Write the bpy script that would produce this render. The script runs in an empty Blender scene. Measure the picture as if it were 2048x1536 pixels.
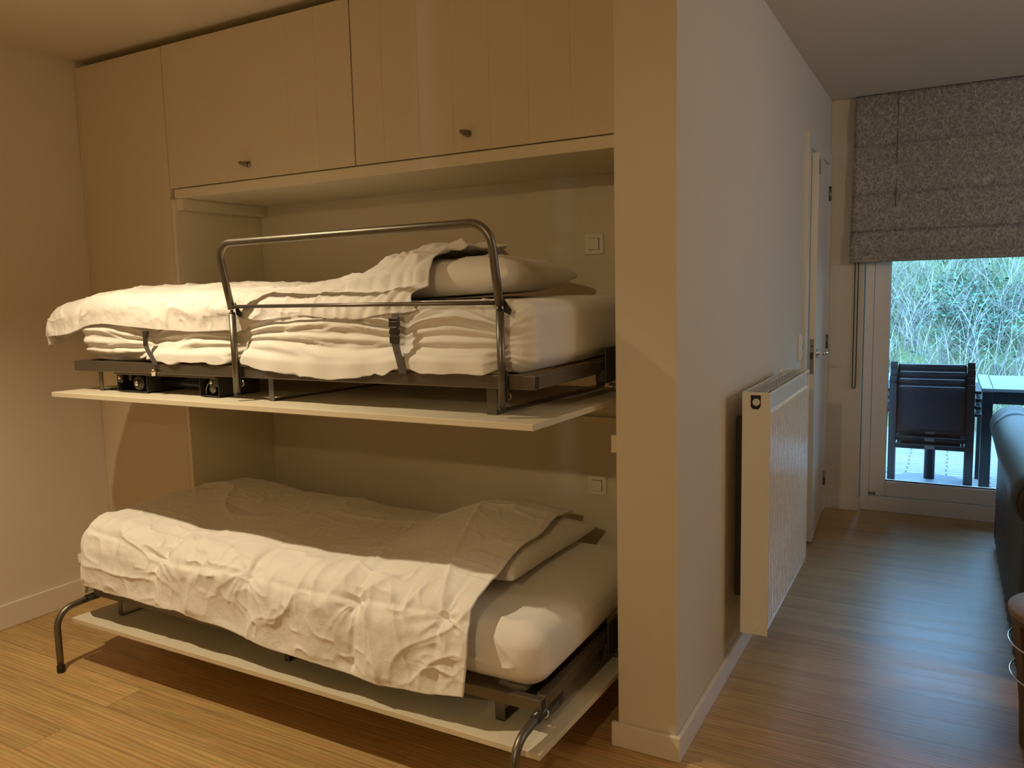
import bpy, bmesh, math
import numpy as np
from mathutils import Vector, Matrix

# ---------------------------------------------------------------- camera, world, lights, exposure
sc = bpy.context.scene
C = sc.collection
cam_d = bpy.data.cameras.new('camera')
cam = bpy.data.objects.new('camera', cam_d); C.objects.link(cam)
cam_d.sensor_width = 36.0
cam_d.lens = 1580.17 / 2048 * 36.0
cam_d.clip_start = 0.05
MR = [(0.87485558, 0.48382133, -0.02333735), (0.03504398, -0.11127335, -0.99317177), (-0.48311451, 0.86806403, -0.11430313)]
xa, ya, za = Vector(MR[0]), -Vector(MR[1]), -Vector(MR[2])
mw = Matrix((xa, ya, za)).transposed().to_4x4()
mw.translation = Vector((0.70498, -2.32184, 1.5))
cam.matrix_world = mw
sc.camera = cam

sc.view_settings.view_transform = 'Standard'
sc.view_settings.look = 'None'
sc.view_settings.gamma = 1.0
sc.view_settings.use_curve_mapping = False
sc.view_settings.exposure = 0.0
sc.cycles.use_denoising = True
sc.cycles.max_bounces = 12
sc.cycles.diffuse_bounces = 7
sc.cycles.sample_clamp_indirect = 6.0
sc.cycles.caustics_refractive = False
sc.cycles.caustics_reflective = False

w = bpy.data.worlds.new('world'); sc.world = w; w.use_nodes = True
bg = w.node_tree.nodes['Background']
bg.inputs[0].default_value = (0.28, 0.59, 1.0, 1)
bg.inputs[1].default_value = 11.5

def lamp(kind, name, loc, energy, color, **kw):
    d = bpy.data.lights.new(name, kind); d.energy = energy; d.color = color
    for k, v in kw.items(): setattr(d, k, v)
    o = bpy.data.objects.new(name, d); C.objects.link(o); o.location = loc
    return o
cs = lamp('SPOT', 'ceiling_spot_light', (-1.90, -1.17, 2.655), 160, (1.0, 0.81, 0.53), spot_size=math.radians(110), spot_blend=0.9, shadow_soft_size=0.022)
cs.rotation_euler = (Vector((-1.60, -.90, 0.0)) - Vector((-1.90, -1.17, 2.655))).to_track_quat('-Z', 'Y').to_euler()
lamp('POINT', 'hall_ceiling_light', (0.31, -3.95, 2.35), 36, (1.0, 0.78, 0.42), shadow_soft_size=0.04)
hs = lamp('SPOT', 'added_passage_spot', (0.31, -3.92, 2.33), 45, (1.0, 0.76, 0.45), spot_size=math.radians(44), spot_blend=0.8, shadow_soft_size=0.03)  # added spot without a fixture, warms the passage floor
hs.rotation_euler = (Vector((0.25, 2.7, 0.0)) - Vector((0.31, -3.92, 2.33))).to_track_quat('-Z', 'Y').to_euler()
lamp('POINT', 'added_room_fill', (2.5, 0.6, 2.2), 26, (1.0, 0.78, 0.56), shadow_soft_size=0.12)  # added fill lamp out of view, brightens passage and blind
lamp('POINT', 'added_slit_lamp', (-4.646, -5.904, 1.5), 48, (0.72, 0.86, 1.0), shadow_soft_size=0.02)  # unseen cool lamp added to send a light strip through the wall slit
# daylight portal in the terrace door opening
pd = bpy.data.lights.new('terrace_door_portal', 'AREA'); pd.shape = 'RECTANGLE'; pd.size = 2.0; pd.size_y = 2.5
pd.cycles.is_portal = True
po = bpy.data.objects.new('terrace_door_portal', pd); C.objects.link(po)
po.location = (1.25, 3.47, 1.25); po.rotation_euler = (math.radians(-90), 0, 0)

pd2 = bpy.data.lights.new('added_window_portal', 'AREA'); pd2.shape = 'RECTANGLE'; pd2.size = 1.2; pd2.size_y = 1.8  # sampling portal for the added side window
pd2.cycles.is_portal = True
po2 = bpy.data.objects.new('added_window_portal', pd2); C.objects.link(po2)
po2.location = (3.72, 2.0, 1.5); po2.rotation_euler = (0, math.radians(90), 0)

# ---------------------------------------------------------------- materials
def mat(name, col, rough=0.5, metal=0.0, spec=0.5, bump=None, coat=0, sheen=0):
    m = bpy.data.materials.new(name); m.use_nodes = True
    nt = m.node_tree; b = nt.nodes['Principled BSDF']
    b.inputs['Base Color'].default_value = (*col, 1); b.inputs['Roughness'].default_value = rough
    b.inputs['Metallic'].default_value = metal; b.inputs['Specular IOR Level'].default_value = spec
    if coat: b.inputs['Coat Weight'].default_value = coat
    if sheen: b.inputs['Sheen Weight'].default_value = sheen
    tc = nt.nodes.new('ShaderNodeTexCoord')
    n = nt.nodes.new('ShaderNodeTexNoise'); n.inputs['Scale'].default_value = bump[0] if bump else 40
    n.inputs['Detail'].default_value = 3
    nt.links.new(tc.outputs['Object'], n.inputs['Vector'])
    mp = nt.nodes.new('ShaderNodeMapRange'); mp.inputs[3].default_value = max(rough - .05, 0.03); mp.inputs[4].default_value = min(rough + .05, 1)
    nt.links.new(n.outputs['Fac'], mp.inputs[0]); nt.links.new(mp.outputs[0], b.inputs['Roughness'])
    if bump:
        bp = nt.nodes.new('ShaderNodeBump'); bp.inputs['Strength'].default_value = bump[1]; bp.inputs['Distance'].default_value = bump[2]
        nt.links.new(n.outputs['Fac'], bp.inputs['Height']); nt.links.new(bp.outputs[0], b.inputs['Normal'])
    m['b'] = 1
    return m

M = {}
M['wall'] = mat('wall_paint', (0.70, 0.63, 0.51), 0.75, bump=(160, .35, .002), spec=.3)
M['ceiling'] = mat('ceiling_paint', (0.74, 0.68, 0.57), 0.85, bump=(120, .25, .002), spec=.2)
M['lacquer'] = mat('cream_lacquer', (0.66, 0.57, 0.42), 0.42, bump=(260, .12, .0008), spec=.35)
M['board'] = mat('cream_board', (0.72, 0.65, 0.50), 0.40, bump=(260, .10, .0008), spec=.35)
M['trim'] = mat('white_trim', (0.74, 0.68, 0.58), 0.35, bump=(60, .05, .001), spec=.45)
M['white'] = mat('white_plastic', (0.80, 0.76, 0.66), 0.3, spec=.5)
M['radiator'] = mat('radiator_enamel', (0.80, 0.77, 0.70), 0.22, spec=.6)
M['pvc'] = mat('window_frame_white', (0.78, 0.76, 0.72), 0.3, spec=.5)
M['metal'] = mat('bronze_grey_metal', (0.18, 0.155, 0.125), 0.34, metal=.75, spec=.5)
M['tube'] = mat('satin_grey_tube', (0.20, 0.18, 0.15), 0.40, metal=.9, spec=.5)
M['dark'] = mat('black_plastic', (0.012, 0.011, 0.010), 0.4)
M['shadowgap'] = mat('dark_gap', (0.05, 0.035, 0.02), 0.8)
M['mech'] = mat('dark_mechanism_metal', (0.075, 0.07, 0.06), 0.35, metal=.6)
M['zinc'] = mat('zinc_bolt', (0.75, 0.70, 0.60), 0.2, metal=1)
M['strap'] = mat('grey_webbing', (0.10, 0.09, 0.085), 0.7, bump=(900, .4, .0006))
M['chrome'] = mat('chrome', (0.8, 0.8, 0.8), 0.12, metal=1)
M['nickel'] = mat('dull_nickel', (0.30, 0.26, 0.21), 0.3, metal=.9)
M['steel'] = mat('hinge_steel', (0.22, 0.21, 0.20), 0.35, metal=.9)
M['anthracite'] = mat('anthracite_powder_coat', (0.006, 0.008, 0.012), 0.3, spec=.5)
M['sling'] = mat('charcoal_sling', (0.010, 0.014, 0.022), 0.8, spec=.2, bump=(700, .3, .001))
M['base'] = mat('grey_parasol_base', (0.10, 0.12, 0.15), 0.5)
M['leather'] = mat('blue_grey_leather', (0.050, 0.055, 0.062), 0.40, bump=(220, .25, .002), spec=.5)
M['leathershade'] = mat('shaded_leather', (0.035, 0.022, 0.012), 0.45, bump=(220, .25, .002))  # sofa leather with the shade of the roll end in its colour
M['sand'] = mat('dune_sand', (0.16, 0.20, 0.08), 0.9, bump=(9, .8, .05))

def cloth_mat(name, col, scale=900, strength=.25, mid=60):
    m = mat(name, col, 0.85, spec=.15, sheen=.25)
    nt = m.node_tree; b = nt.nodes['Principled BSDF']
    tc = nt.nodes.new('ShaderNodeTexCoord')
    n1 = nt.nodes.new('ShaderNodeTexNoise'); n1.inputs['Scale'].default_value = mid; n1.inputs['Detail'].default_value = 6; n1.inputs['Distortion'].default_value = .6
    n2 = nt.nodes.new('ShaderNodeTexNoise'); n2.inputs['Scale'].default_value = scale; n2.inputs['Detail'].default_value = 2
    nt.links.new(tc.outputs['Object'], n1.inputs['Vector']); nt.links.new(tc.outputs['Object'], n2.inputs['Vector'])
    b1 = nt.nodes.new('ShaderNodeBump'); b1.inputs['Strength'].default_value = strength; b1.inputs['Distance'].default_value = .006
    b2 = nt.nodes.new('ShaderNodeBump'); b2.inputs['Strength'].default_value = .25; b2.inputs['Distance'].default_value = .0008
    nt.links.new(n1.outputs['Fac'], b1.inputs['Height']); nt.links.new(n2.outputs['Fac'], b2.inputs['Height'])
    nt.links.new(b1.outputs[0], b2.inputs['Normal']); nt.links.new(b2.outputs[0], b.inputs['Normal'])
    return m
M['duvet'] = cloth_mat('white_cotton_duvet', (0.83, 0.80, 0.75), mid=45, strength=.35)
M['sheet'] = cloth_mat('white_jersey_sheet', (0.80, 0.77, 0.72), mid=25, strength=.10)
M['pillow'] = cloth_mat('white_pillowcase', (0.80, 0.76, 0.69), mid=18, strength=.2)

def new_nodes(name):
    m = bpy.data.materials.new(name); m.use_nodes = True
    return m, m.node_tree, m.node_tree.nodes['Principled BSDF']

def oak_floor():
    m, nt, b = new_nodes('oak_plank_floor')
    N = nt.nodes.new; L = nt.links.new
    tc = N('ShaderNodeTexCoord')
    br = N('ShaderNodeTexBrick'); br.offset = 0.37; br.offset_frequency = 2
    br.inputs['Scale'].default_value = 1; br.inputs['Brick Width'].default_value = 1.9; br.inputs['Row Height'].default_value = 0.158
    br.inputs['Mortar Size'].default_value = 0.0016; br.inputs['Mortar Smooth'].default_value = .2; br.inputs['Bias'].default_value = 0
    br.inputs['Color1'].default_value = (0, 0, 0, 1); br.inputs['Color2'].default_value = (1, 1, 1, 1); br.inputs['Mortar'].default_value = (.5, .5, .5, 1)
    mapp = N('ShaderNodeMapping'); mapp.inputs['Location'].default_value = (0.35, 0.018, 0)
    L(tc.outputs['Object'], mapp.inputs[0]); L(mapp.outputs[0], br.inputs['Vector'])
    # per plank shift of the grain
    mul = N('ShaderNodeVectorMath'); mul.operation = 'SCALE'; mul.inputs['Scale'].default_value = 37.0
    L(br.outputs['Color'], mul.inputs[0])
    add = N('ShaderNodeVectorMath'); add.operation = 'ADD'; L(mapp.outputs[0], add.inputs[0]); L(mul.outputs[0], add.inputs[1])
    mp2 = N('ShaderNodeMapping'); mp2.inputs['Scale'].default_value = (0.9, 9, 1); L(add.outputs[0], mp2.inputs[0])
    n1 = N('ShaderNodeTexNoise'); n1.inputs['Scale'].default_value = 1.6; n1.inputs['Detail'].default_value = 8; n1.inputs['Roughness'].default_value = .62; n1.inputs['Distortion'].default_value = 1.1
    L(mp2.outputs[0], n1.inputs['Vector'])
    mp3 = N('ShaderNodeMapping'); mp3.inputs['Scale'].default_value = (2.2, 60, 1); L(add.outputs[0], mp3.inputs[0])
    n2 = N('ShaderNodeTexNoise'); n2.inputs['Scale'].default_value = 2.0; n2.inputs['Detail'].default_value = 5; L(mp3.outputs[0], n2.inputs['Vector'])
    # cathedral rings
    mp4 = N('ShaderNodeMapping'); mp4.inputs['Scale'].default_value = (0.7, 7, 1); L(add.outputs[0], mp4.inputs[0])
    wv = N('ShaderNodeTexWave'); wv.wave_type = 'RINGS'; wv.rings_direction = 'Z'; wv.inputs['Scale'].default_value = 2.6; wv.inputs['Distortion'].default_value = 7; wv.inputs['Detail'].default_value = 3; wv.inputs['Detail Scale'].default_value = 1.4
    L(mp4.outputs[0], wv.inputs['Vector'])
    r1 = N('ShaderNodeValToRGB')
    e = r1.color_ramp.elements; e[0].position = .30; e[0].color = (0.50, 0.31, 0.125, 1); e[1].position = .72; e[1].color = (0.74, 0.48, 0.205, 1)
    L(n1.outputs['Fac'], r1.inputs[0])
    mx = N('ShaderNodeMix'); mx.data_type = 'RGBA'; mx.blend_type = 'MULTIPLY'; mx.inputs[0].default_value = .22
    L(r1.outputs[0], mx.inputs[6]); L(wv.outputs['Color'], mx.inputs[7])
    mx2 = N('ShaderNodeMix'); mx2.data_type = 'RGBA'; mx2.blend_type = 'MULTIPLY'; mx2.inputs[0].default_value = .40
    L(mx.outputs[2], mx2.inputs[6]); L(n2.outputs['Color'], mx2.inputs[7])
    # plank tone
    tone = N('ShaderNodeMapRange'); tone.inputs[3].default_value = .94; tone.inputs[4].default_value = 1.16
    L(br.outputs['Color'], tone.inputs[0])
    hsv = N('ShaderNodeHueSaturation'); L(mx2.outputs[2], hsv.inputs['Color']); L(tone.outputs[0], hsv.inputs['Value'])
    mx3 = N('ShaderNodeMix'); mx3.data_type = 'RGBA'; mx3.inputs[7].default_value = (0.05, 0.03, 0.015, 1)
    fm = N('ShaderNodeMath'); fm.operation = 'MULTIPLY'; fm.inputs[1].default_value = .5; L(br.outputs['Fac'], fm.inputs[0])
    L(fm.outputs[0], mx3.inputs[0]); L(hsv.outputs[0], mx3.inputs[6]); L(mx3.outputs[2], b.inputs['Base Color'])
    rr = N('ShaderNodeMapRange'); rr.inputs[3].default_value = .27; rr.inputs[4].default_value = .45; b.inputs['Specular IOR Level'].default_value = .38; L(n1.outputs['Fac'], rr.inputs[0]); L(rr.outputs[0], b.inputs['Roughness'])
    bp = N('ShaderNodeBump'); bp.inputs['Strength'].default_value = .45; bp.inputs['Distance'].default_value = .001
    ad = N('ShaderNodeMath'); ad.operation = 'SUBTRACT'; L(n2.outputs['Fac'], ad.inputs[0]); L(br.outputs['Fac'], ad.inputs[1])
    L(ad.outputs[0], bp.inputs['Height']); L(bp.outputs[0], b.inputs['Normal'])
    return m
M['floor'] = oak_floor()

def paver_mat():
    m, nt, b = new_nodes('clay_pavers')
    N = nt.nodes.new; L = nt.links.new
    tc = N('ShaderNodeTexCoord'); br = N('ShaderNodeTexBrick')
    nz = N('ShaderNodeTexNoise'); nz.inputs['Scale'].default_value = 6; L(tc.outputs['Object'], nz.inputs['Vector'])
    ad = N('ShaderNodeMix'); ad.data_type = 'VECTOR'; ad.inputs[0].default_value = .025
    L(tc.outputs['Object'], ad.inputs[4]); L(nz.outputs['Color'], ad.inputs[5])
    L(ad.outputs[1], br.inputs['Vector'])
    br.inputs['Scale'].default_value = 1; br.inputs['Brick Width'].default_value = .30; br.inputs['Row Height'].default_value = .085
    br.inputs['Mortar Size'].default_value = .009; br.inputs['Mortar Smooth'].default_value = .4
    br.inputs['Color1'].default_value = (0.25, 0.245, 0.22, 1); br.inputs['Color2'].default_value = (0.20, 0.195, 0.18, 1); br.inputs['Mortar'].default_value = (0.035, 0.035, 0.03, 1)
    L(br.outputs['Color'], b.inputs['Base Color']); b.inputs['Roughness'].default_value = .55
    return m
M['paver'] = paver_mat()

def blind_mat():
    m, nt, b = new_nodes('crackle_print_linen')
    N = nt.nodes.new; L = nt.links.new
    tc = N('ShaderNodeTexCoord')
    nz = N('ShaderNodeTexNoise'); nz.inputs['Scale'].default_value = 14; nz.inputs['Detail'].default_value = 4; L(tc.outputs['Object'], nz.inputs['Vector'])
    ad = N('ShaderNodeMix'); ad.data_type = 'VECTOR'; ad.inputs[0].default_value = .10; L(tc.outputs['Object'], ad.inputs[4]); L(nz.outputs['Color'], ad.inputs[5])
    out = None
    for sc_, rot in ((36, (0, 0.3, 0)), (58, (0, 1.1, 0))):
        mp = N('ShaderNodeMapping'); mp.inputs['Rotation'].default_value = rot; mp.inputs['Scale'].default_value = (1, 1, .55); L(ad.outputs[1], mp.inputs[0])
        v = N('ShaderNodeTexVoronoi'); v.feature = 'DISTANCE_TO_EDGE'; v.inputs['Scale'].default_value = sc_; L(mp.outputs[0], v.inputs['Vector'])
        lt = N('ShaderNodeMapRange'); lt.inputs[1].default_value = .012; lt.inputs[2].default_value = .060; lt.inputs[3].default_value = 1; lt.inputs[4].default_value = 0; L(v.outputs['Distance'], lt.inputs[0])
        if out is None: out = lt.outputs[0]
        else:
            mxm = N('ShaderNodeMath'); mxm.operation = 'MAXIMUM'; L(out, mxm.inputs[0]); L(lt.outputs[0], mxm.inputs[1]); out = mxm.outputs[0]
    mx = N('ShaderNodeMix'); mx.data_type = 'RGBA'; mx.inputs[6].default_value = (0.29, 0.265, 0.23, 1); mx.inputs[7].default_value = (0.56, 0.52, 0.46, 1)
    L(out, mx.inputs[0])
    mp = N('ShaderNodeMapping'); mp.inputs['Scale'].default_value = (400, 1, 60); L(tc.outputs['Object'], mp.inputs[0])
    n2 = N('ShaderNodeTexNoise'); n2.inputs['Scale'].default_value = 1; L(mp.outputs[0], n2.inputs['Vector'])
    mx2 = N('ShaderNodeMix'); mx2.data_type = 'RGBA'; mx2.blend_type = 'MULTIPLY'; mx2.inputs[0].default_value = .5; L(mx.outputs[2], mx2.inputs[6]); L(n2.outputs['Color'], mx2.inputs[7])
    g = N('ShaderNodeHueSaturation'); g.inputs['Saturation'].default_value = .8; g.inputs['Value'].default_value = 1.25; L(mx2.outputs[2], g.inputs['Color'])
    L(g.outputs[0], b.inputs['Base Color']); b.inputs['Roughness'].default_value = .9; b.inputs['Specular IOR Level'].default_value = .15
    bp = N('ShaderNodeBump'); bp.inputs['Strength'].default_value = .3; bp.inputs['Distance'].default_value = .001; L(out, bp.inputs['Height']); L(bp.outputs[0], b.inputs['Normal'])
    return m
M['blind'] = blind_mat()

def attr_mat(name, rough=.8, trans=0):
    m, nt, b = new_nodes(name)
    a = nt.nodes.new('ShaderNodeAttribute'); a.attribute_name = 'tint'
    nt.links.new(a.outputs['Color'], b.inputs['Base Color']); b.inputs['Roughness'].default_value = rough
    return m
M['grass'] = attr_mat('dry_marram_grass'); M['leaf'] = attr_mat('green_leaves', .45)

def wood_mat(name, c0, c1, scale=(1, 12, 1), rough=.45):
    m, nt, b = new_nodes(name); N = nt.nodes.new; L = nt.links.new
    tc = N('ShaderNodeTexCoord'); mp = N('ShaderNodeMapping'); mp.inputs['Scale'].default_value = scale; L(tc.outputs['Object'], mp.inputs[0])
    n = N('ShaderNodeTexNoise'); n.inputs['Scale'].default_value = 6; n.inputs['Detail'].default_value = 6; L(mp.outputs[0], n.inputs['Vector'])
    r = N('ShaderNodeValToRGB'); r.color_ramp.elements[0].color = (*c0, 1); r.color_ramp.elements[1].color = (*c1, 1); r.color_ramp.elements[0].position = .3; r.color_ramp.elements[1].position = .7
    L(n.outputs['Fac'], r.inputs[0]); L(r.outputs[0], b.inputs['Base Color']); b.inputs['Roughness'].default_value = rough
    return m
M['oak'] = wood_mat('light_oak_veneer', (0.26, 0.18, 0.10), (0.38, 0.27, 0.15))
M['oakdark'] = wood_mat('brown_oak_edge', (0.12, 0.07, 0.035), (0.20, 0.12, 0.06), (12, 12, 1))
M['slat'] = wood_mat('weathered_grey_slats', (0.12, 0.145, 0.155), (0.17, 0.20, 0.205), (1, 14, 1), .5)

def glass_mat():
    m = bpy.data.materials.new('window_glass'); m.use_nodes = True
    nt = m.node_tree; nt.nodes.clear()
    o = nt.nodes.new('ShaderNodeOutputMaterial'); t = nt.nodes.new('ShaderNodeBsdfTransparent'); g = nt.nodes.new('ShaderNodeBsdfGlossy')
    g.inputs['Roughness'].default_value = .02; t.inputs['Color'].default_value = (.93, .96, .97, 1)
    f = nt.nodes.new('ShaderNodeFresnel'); f.inputs['IOR'].default_value = 1.45
    mx = nt.nodes.new('ShaderNodeMixShader')
    nt.links.new(f.outputs[0], mx.inputs[0]); nt.links.new(t.outputs[0], mx.inputs[1]); nt.links.new(g.outputs[0], mx.inputs[2]); nt.links.new(mx.outputs[0], o.inputs[0])
    return m
M['glass'] = glass_mat()
M['seam'] = mat('blind_seam_thread', (0.10, 0.09, 0.08), 0.9)
def lamp_mat():
    m, nt, b = new_nodes('lamp_lens'); b.inputs['Emission Color'].default_value = (1, .75, .45, 1); b.inputs['Emission Strength'].default_value = 6
    return m
M['lens'] = lamp_mat()

# ---------------------------------------------------------------- mesh helpers
class MB:
    def __init__(s): s.v = []; s.f = []; s.sm = []; s.mi = []
    def add(s, vs, fs, smooth=False, mi=0):
        o = len(s.v); s.v.extend([tuple(float(c) for c in p) for p in vs])
        for f in fs: s.f.append(tuple(int(i) + o for i in f)); s.sm.append(smooth); s.mi.append(mi)
        return s
    def box(s, x0, x1, y0, y1, z0, z1, bev=0.0, seg=2, mi=0, rot=None):
        bm = bmesh.new(); bmesh.ops.create_cube(bm, size=1)
        for v in bm.verts: v.co = Vector((v.co.x * (x1 - x0), v.co.y * (y1 - y0), v.co.z * (z1 - z0)))
        if bev > 0:
            bmesh.ops.bevel(bm, geom=list(bm.edges), offset=min(bev, .45 * min(x1 - x0, y1 - y0, z1 - z0)), segments=seg, profile=.5, affect='EDGES')
        c = Vector(((x0 + x1) / 2, (y0 + y1) / 2, (z0 + z1) / 2))
        if rot is not None: bm.transform(rot.to_4x4())
        bm.verts.index_update()
        s.add([v.co + c for v in bm.verts], [[v.index for v in f.verts] for f in bm.faces], False, mi)
        bm.free(); return s
    def tube(s, pts, r, n=14, cap=True, mi=0, flat=None):
        pts = [Vector(p) for p in pts]; rs = r if isinstance(r, (list, tuple)) else [r] * len(pts)
        T = []
        for i in range(len(pts)):
            a = pts[max(i - 1, 0)]; b = pts[min(i + 1, len(pts) - 1)]; T.append((b - a).normalized())
        up = Vector((0, 0, 1)) if abs(T[0].z) < .9 else Vector((0, 1, 0))
        u = (up - T[0] * up.dot(T[0])).normalized(); vs = []
        for i, p in enumerate(pts):
            u = (u - T[i] * u.dot(T[i])).normalized(); w2 = T[i].cross(u)
            for k in range(n):
                a = 2 * math.pi * k / n; vs.append(p + (u * math.cos(a) + w2 * math.sin(a)) * rs[i])
        fs = []
        for i in range(len(pts) - 1):
            for k in range(n):
                fs.append((i * n + k, i * n + (k + 1) % n, (i + 1) * n + (k + 1) % n, (i + 1) * n + k))
        s.add(vs, fs, True, mi)
        if cap:
            o = len(s.v) - len(vs)
            s.f.append(tuple(o + k for k in range(n))[::-1]); s.sm.append(False); s.mi.append(mi)
            s.f.append(tuple(o + (len(pts) - 1) * n + k for k in range(n))); s.sm.append(False); s.mi.append(mi)
        return s
    def lathe(s, prof, c, axis='Z', n=32, mi=0, smooth=True):
        vs = []
        for r, h in prof:
            for k in range(n):
                a = 2 * math.pi * k / n; x, y = r * math.cos(a), r * math.sin(a)
                p = (x, y, h) if axis == 'Z' else ((h, x, y) if axis == 'X' else (x, h, y))
                vs.append((c[0] + p[0], c[1] + p[1], c[2] + p[2]))
        fs = [(i * n + k, i * n + (k + 1) % n, (i + 1) * n + (k + 1) % n, (i + 1) * n + k) for i in range(len(prof) - 1) for k in range(n)]
        s.add(vs, fs, smooth, mi)
        o = len(s.v) - len(vs)
        s.f.append(tuple(o + k for k in range(n))[::-1]); s.sm.append(False); s.mi.append(mi)
        s.f.append(tuple(o + (len(prof) - 1) * n + k for k in range(n))); s.sm.append(False); s.mi.append(mi)
        return s
    def build(s, name, m, parent=None, recalc=True):
        V = np.array(s.v); lo, hi = V.min(0), V.max(0)
        c = np.array([(lo[0] + hi[0]) / 2, (lo[1] + hi[1]) / 2, lo[2]])
        me = bpy.data.meshes.new(name); me.from_pydata([tuple(p) for p in (V - c)], [], s.f)
        me.polygons.foreach_set('use_smooth', s.sm)
        for mm in (m if isinstance(m, (list, tuple)) else [m]): me.materials.append(M[mm] if isinstance(mm, str) else mm)
        if any(s.mi): me.polygons.foreach_set('material_index', s.mi)
        if recalc:
            bm = bmesh.new(); bm.from_mesh(me); bmesh.ops.recalc_face_normals(bm, faces=bm.faces); bm.to_mesh(me); bm.free()
        me.update()
        o = bpy.data.objects.new(name, me); C.objects.link(o); place(o, c, parent)
        return o

WL = {}
def place(o, c, parent):
    WL[o.name] = Vector(c)
    if parent: o.parent = parent; o.location = Vector(c) - WL[parent.name]
    else: o.location = Vector(c)

def np_mesh(name, V, F, m, parent=None, smooth=True, base=True):
    V = np.asarray(V, float); F = np.asarray(F, int)
    lo, hi = V.min(0), V.max(0); c = np.array([(lo[0] + hi[0]) / 2, (lo[1] + hi[1]) / 2, lo[2]])
    me = bpy.data.meshes.new(name); me.vertices.add(len(V)); me.vertices.foreach_set('co', (V - c).ravel())
    k = F.shape[1]; me.loops.add(F.size); me.loops.foreach_set('vertex_index', F.ravel())
    me.polygons.add(len(F)); me.polygons.foreach_set('loop_start', np.arange(len(F)) * k)
    try: me.polygons.foreach_set('loop_total', np.full(len(F), k))
    except Exception: pass
    me.update(calc_edges=True); me.validate()
    me.polygons.foreach_set('use_smooth', np.full(len(me.polygons), smooth))
    me.materials.append(M[m]); me.update()
    o = bpy.data.objects.new(name, me); C.objects.link(o); place(o, c, parent)
    return o

def thing(name, label, cat, loc=(0, 0, 0), group=None):
    o = bpy.data.objects.new(name, None); o.empty_display_size = .1; C.objects.link(o); o.location = loc; WL[o.name] = Vector(loc)
    return tag(o, label, cat, group)
def tag(o, label, cat, group=None):
    o['label'] = label; o['category'] = cat
    if group: o['group'] = group
    return o
def struct(o, label=None):
    o['kind'] = 'structure'
    if label: o['label'] = label
    return o
def copy_tree(o, parent=None):
    c = o.copy(); C.objects.link(c)
    if parent: c.parent = parent
    WL[c.name] = WL[o.name].copy()
    for ch in list(o.children): copy_tree(ch, c)
    return c
def arc(cx, r, a0, a1, n=7):
    """points of an arc in a 2D plane"""
    return [(cx[0] + r * math.cos(a0 + (a1 - a0) * i / n), cx[1] + r * math.sin(a0 + (a1 - a0) * i / n)) for i in range(n + 1)]

# noise
rng = np.random.RandomState(7)
LAT = rng.rand(8, 128, 128) * 2 - 1
def vn(x, y, s=0):
    L_ = LAT[s % 8]; xi = np.floor(x).astype(int); yi = np.floor(y).astype(int); fx = x - xi; fy = y - yi
    fx = fx * fx * fx * (fx * (fx * 6 - 15) + 10); fy = fy * fy * fy * (fy * (fy * 6 - 15) + 10)
    a = L_[xi % 128, yi % 128]; b = L_[(xi + 1) % 128, yi % 128]; c = L_[xi % 128, (yi + 1) % 128]; d = L_[(xi + 1) % 128, (yi + 1) % 128]
    return (a * (1 - fx) + b * fx) * (1 - fy) + (c * (1 - fx) + d * fx) * fy
def fbm(x, y, s=0, o=4):
    t = 0; a = 1; n = 0
    for i in range(o): t = t + a * vn(x * 2 ** i + 13.7 * i, y * 2 ** i + 5.1 * i, s + i); n += a; a *= .5
    return t / n
def ridge(x, y, s=0, p=3):
    return (1 - np.abs(vn(x, y, s))) ** p
def sst(x, a, b):
    t = np.clip((x - a) / (b - a), 0, 1); return t * t * (3 - 2 * t)

def grid_faces(nx, ny, off=0):
    i, j = np.meshgrid(np.arange(nx - 1), np.arange(ny - 1), indexing='ij')
    a = (i * ny + j).ravel() + off
    return np.stack([a, a + ny, a + ny + 1, a + 1], 1)
def grid_normals(P):
    du = np.gradient(P, axis=0); dv = np.gradient(P, axis=1)
    n = np.cross(du, dv); return n / (np.linalg.norm(n, axis=2, keepdims=True) + 1e-12)
def thick_sheet(name, P, th, m, parent=None):
    """closed sheet: outer grid P (nx,ny,3) and an inner copy th below, joined at the rim"""
    nx, ny = P.shape[:2]; N = grid_normals(P)
    if N[nx // 2, ny // 2, 2] < 0: N = -N
    N = N + 0
    Q = P - N * (th if np.isscalar(th) else th[..., None])
    V = np.concatenate([P.reshape(-1, 3), Q.reshape(-1, 3)]); o = nx * ny
    F = grid_faces(nx, ny); G = grid_faces(nx, ny, o)[:, ::-1]
    idx = np.arange(nx * ny).reshape(nx, ny)
    rim = np.concatenate([idx[:, 0], idx[-1, 1:], idx[-2::-1, -1], idx[0, -2:0:-1]])
    r2 = np.roll(rim, -1); R = np.stack([rim, r2, r2 + o, rim + o], 1)
    # rounded rim: pull the middle out
    ob = np_mesh(name, V, np.concatenate([F, G, R]), m, parent)
    bm = bmesh.new(); bm.from_mesh(ob.data); bmesh.ops.recalc_face_normals(bm, faces=bm.faces); bm.to_mesh(ob.data); bm.free()
    return ob

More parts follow.
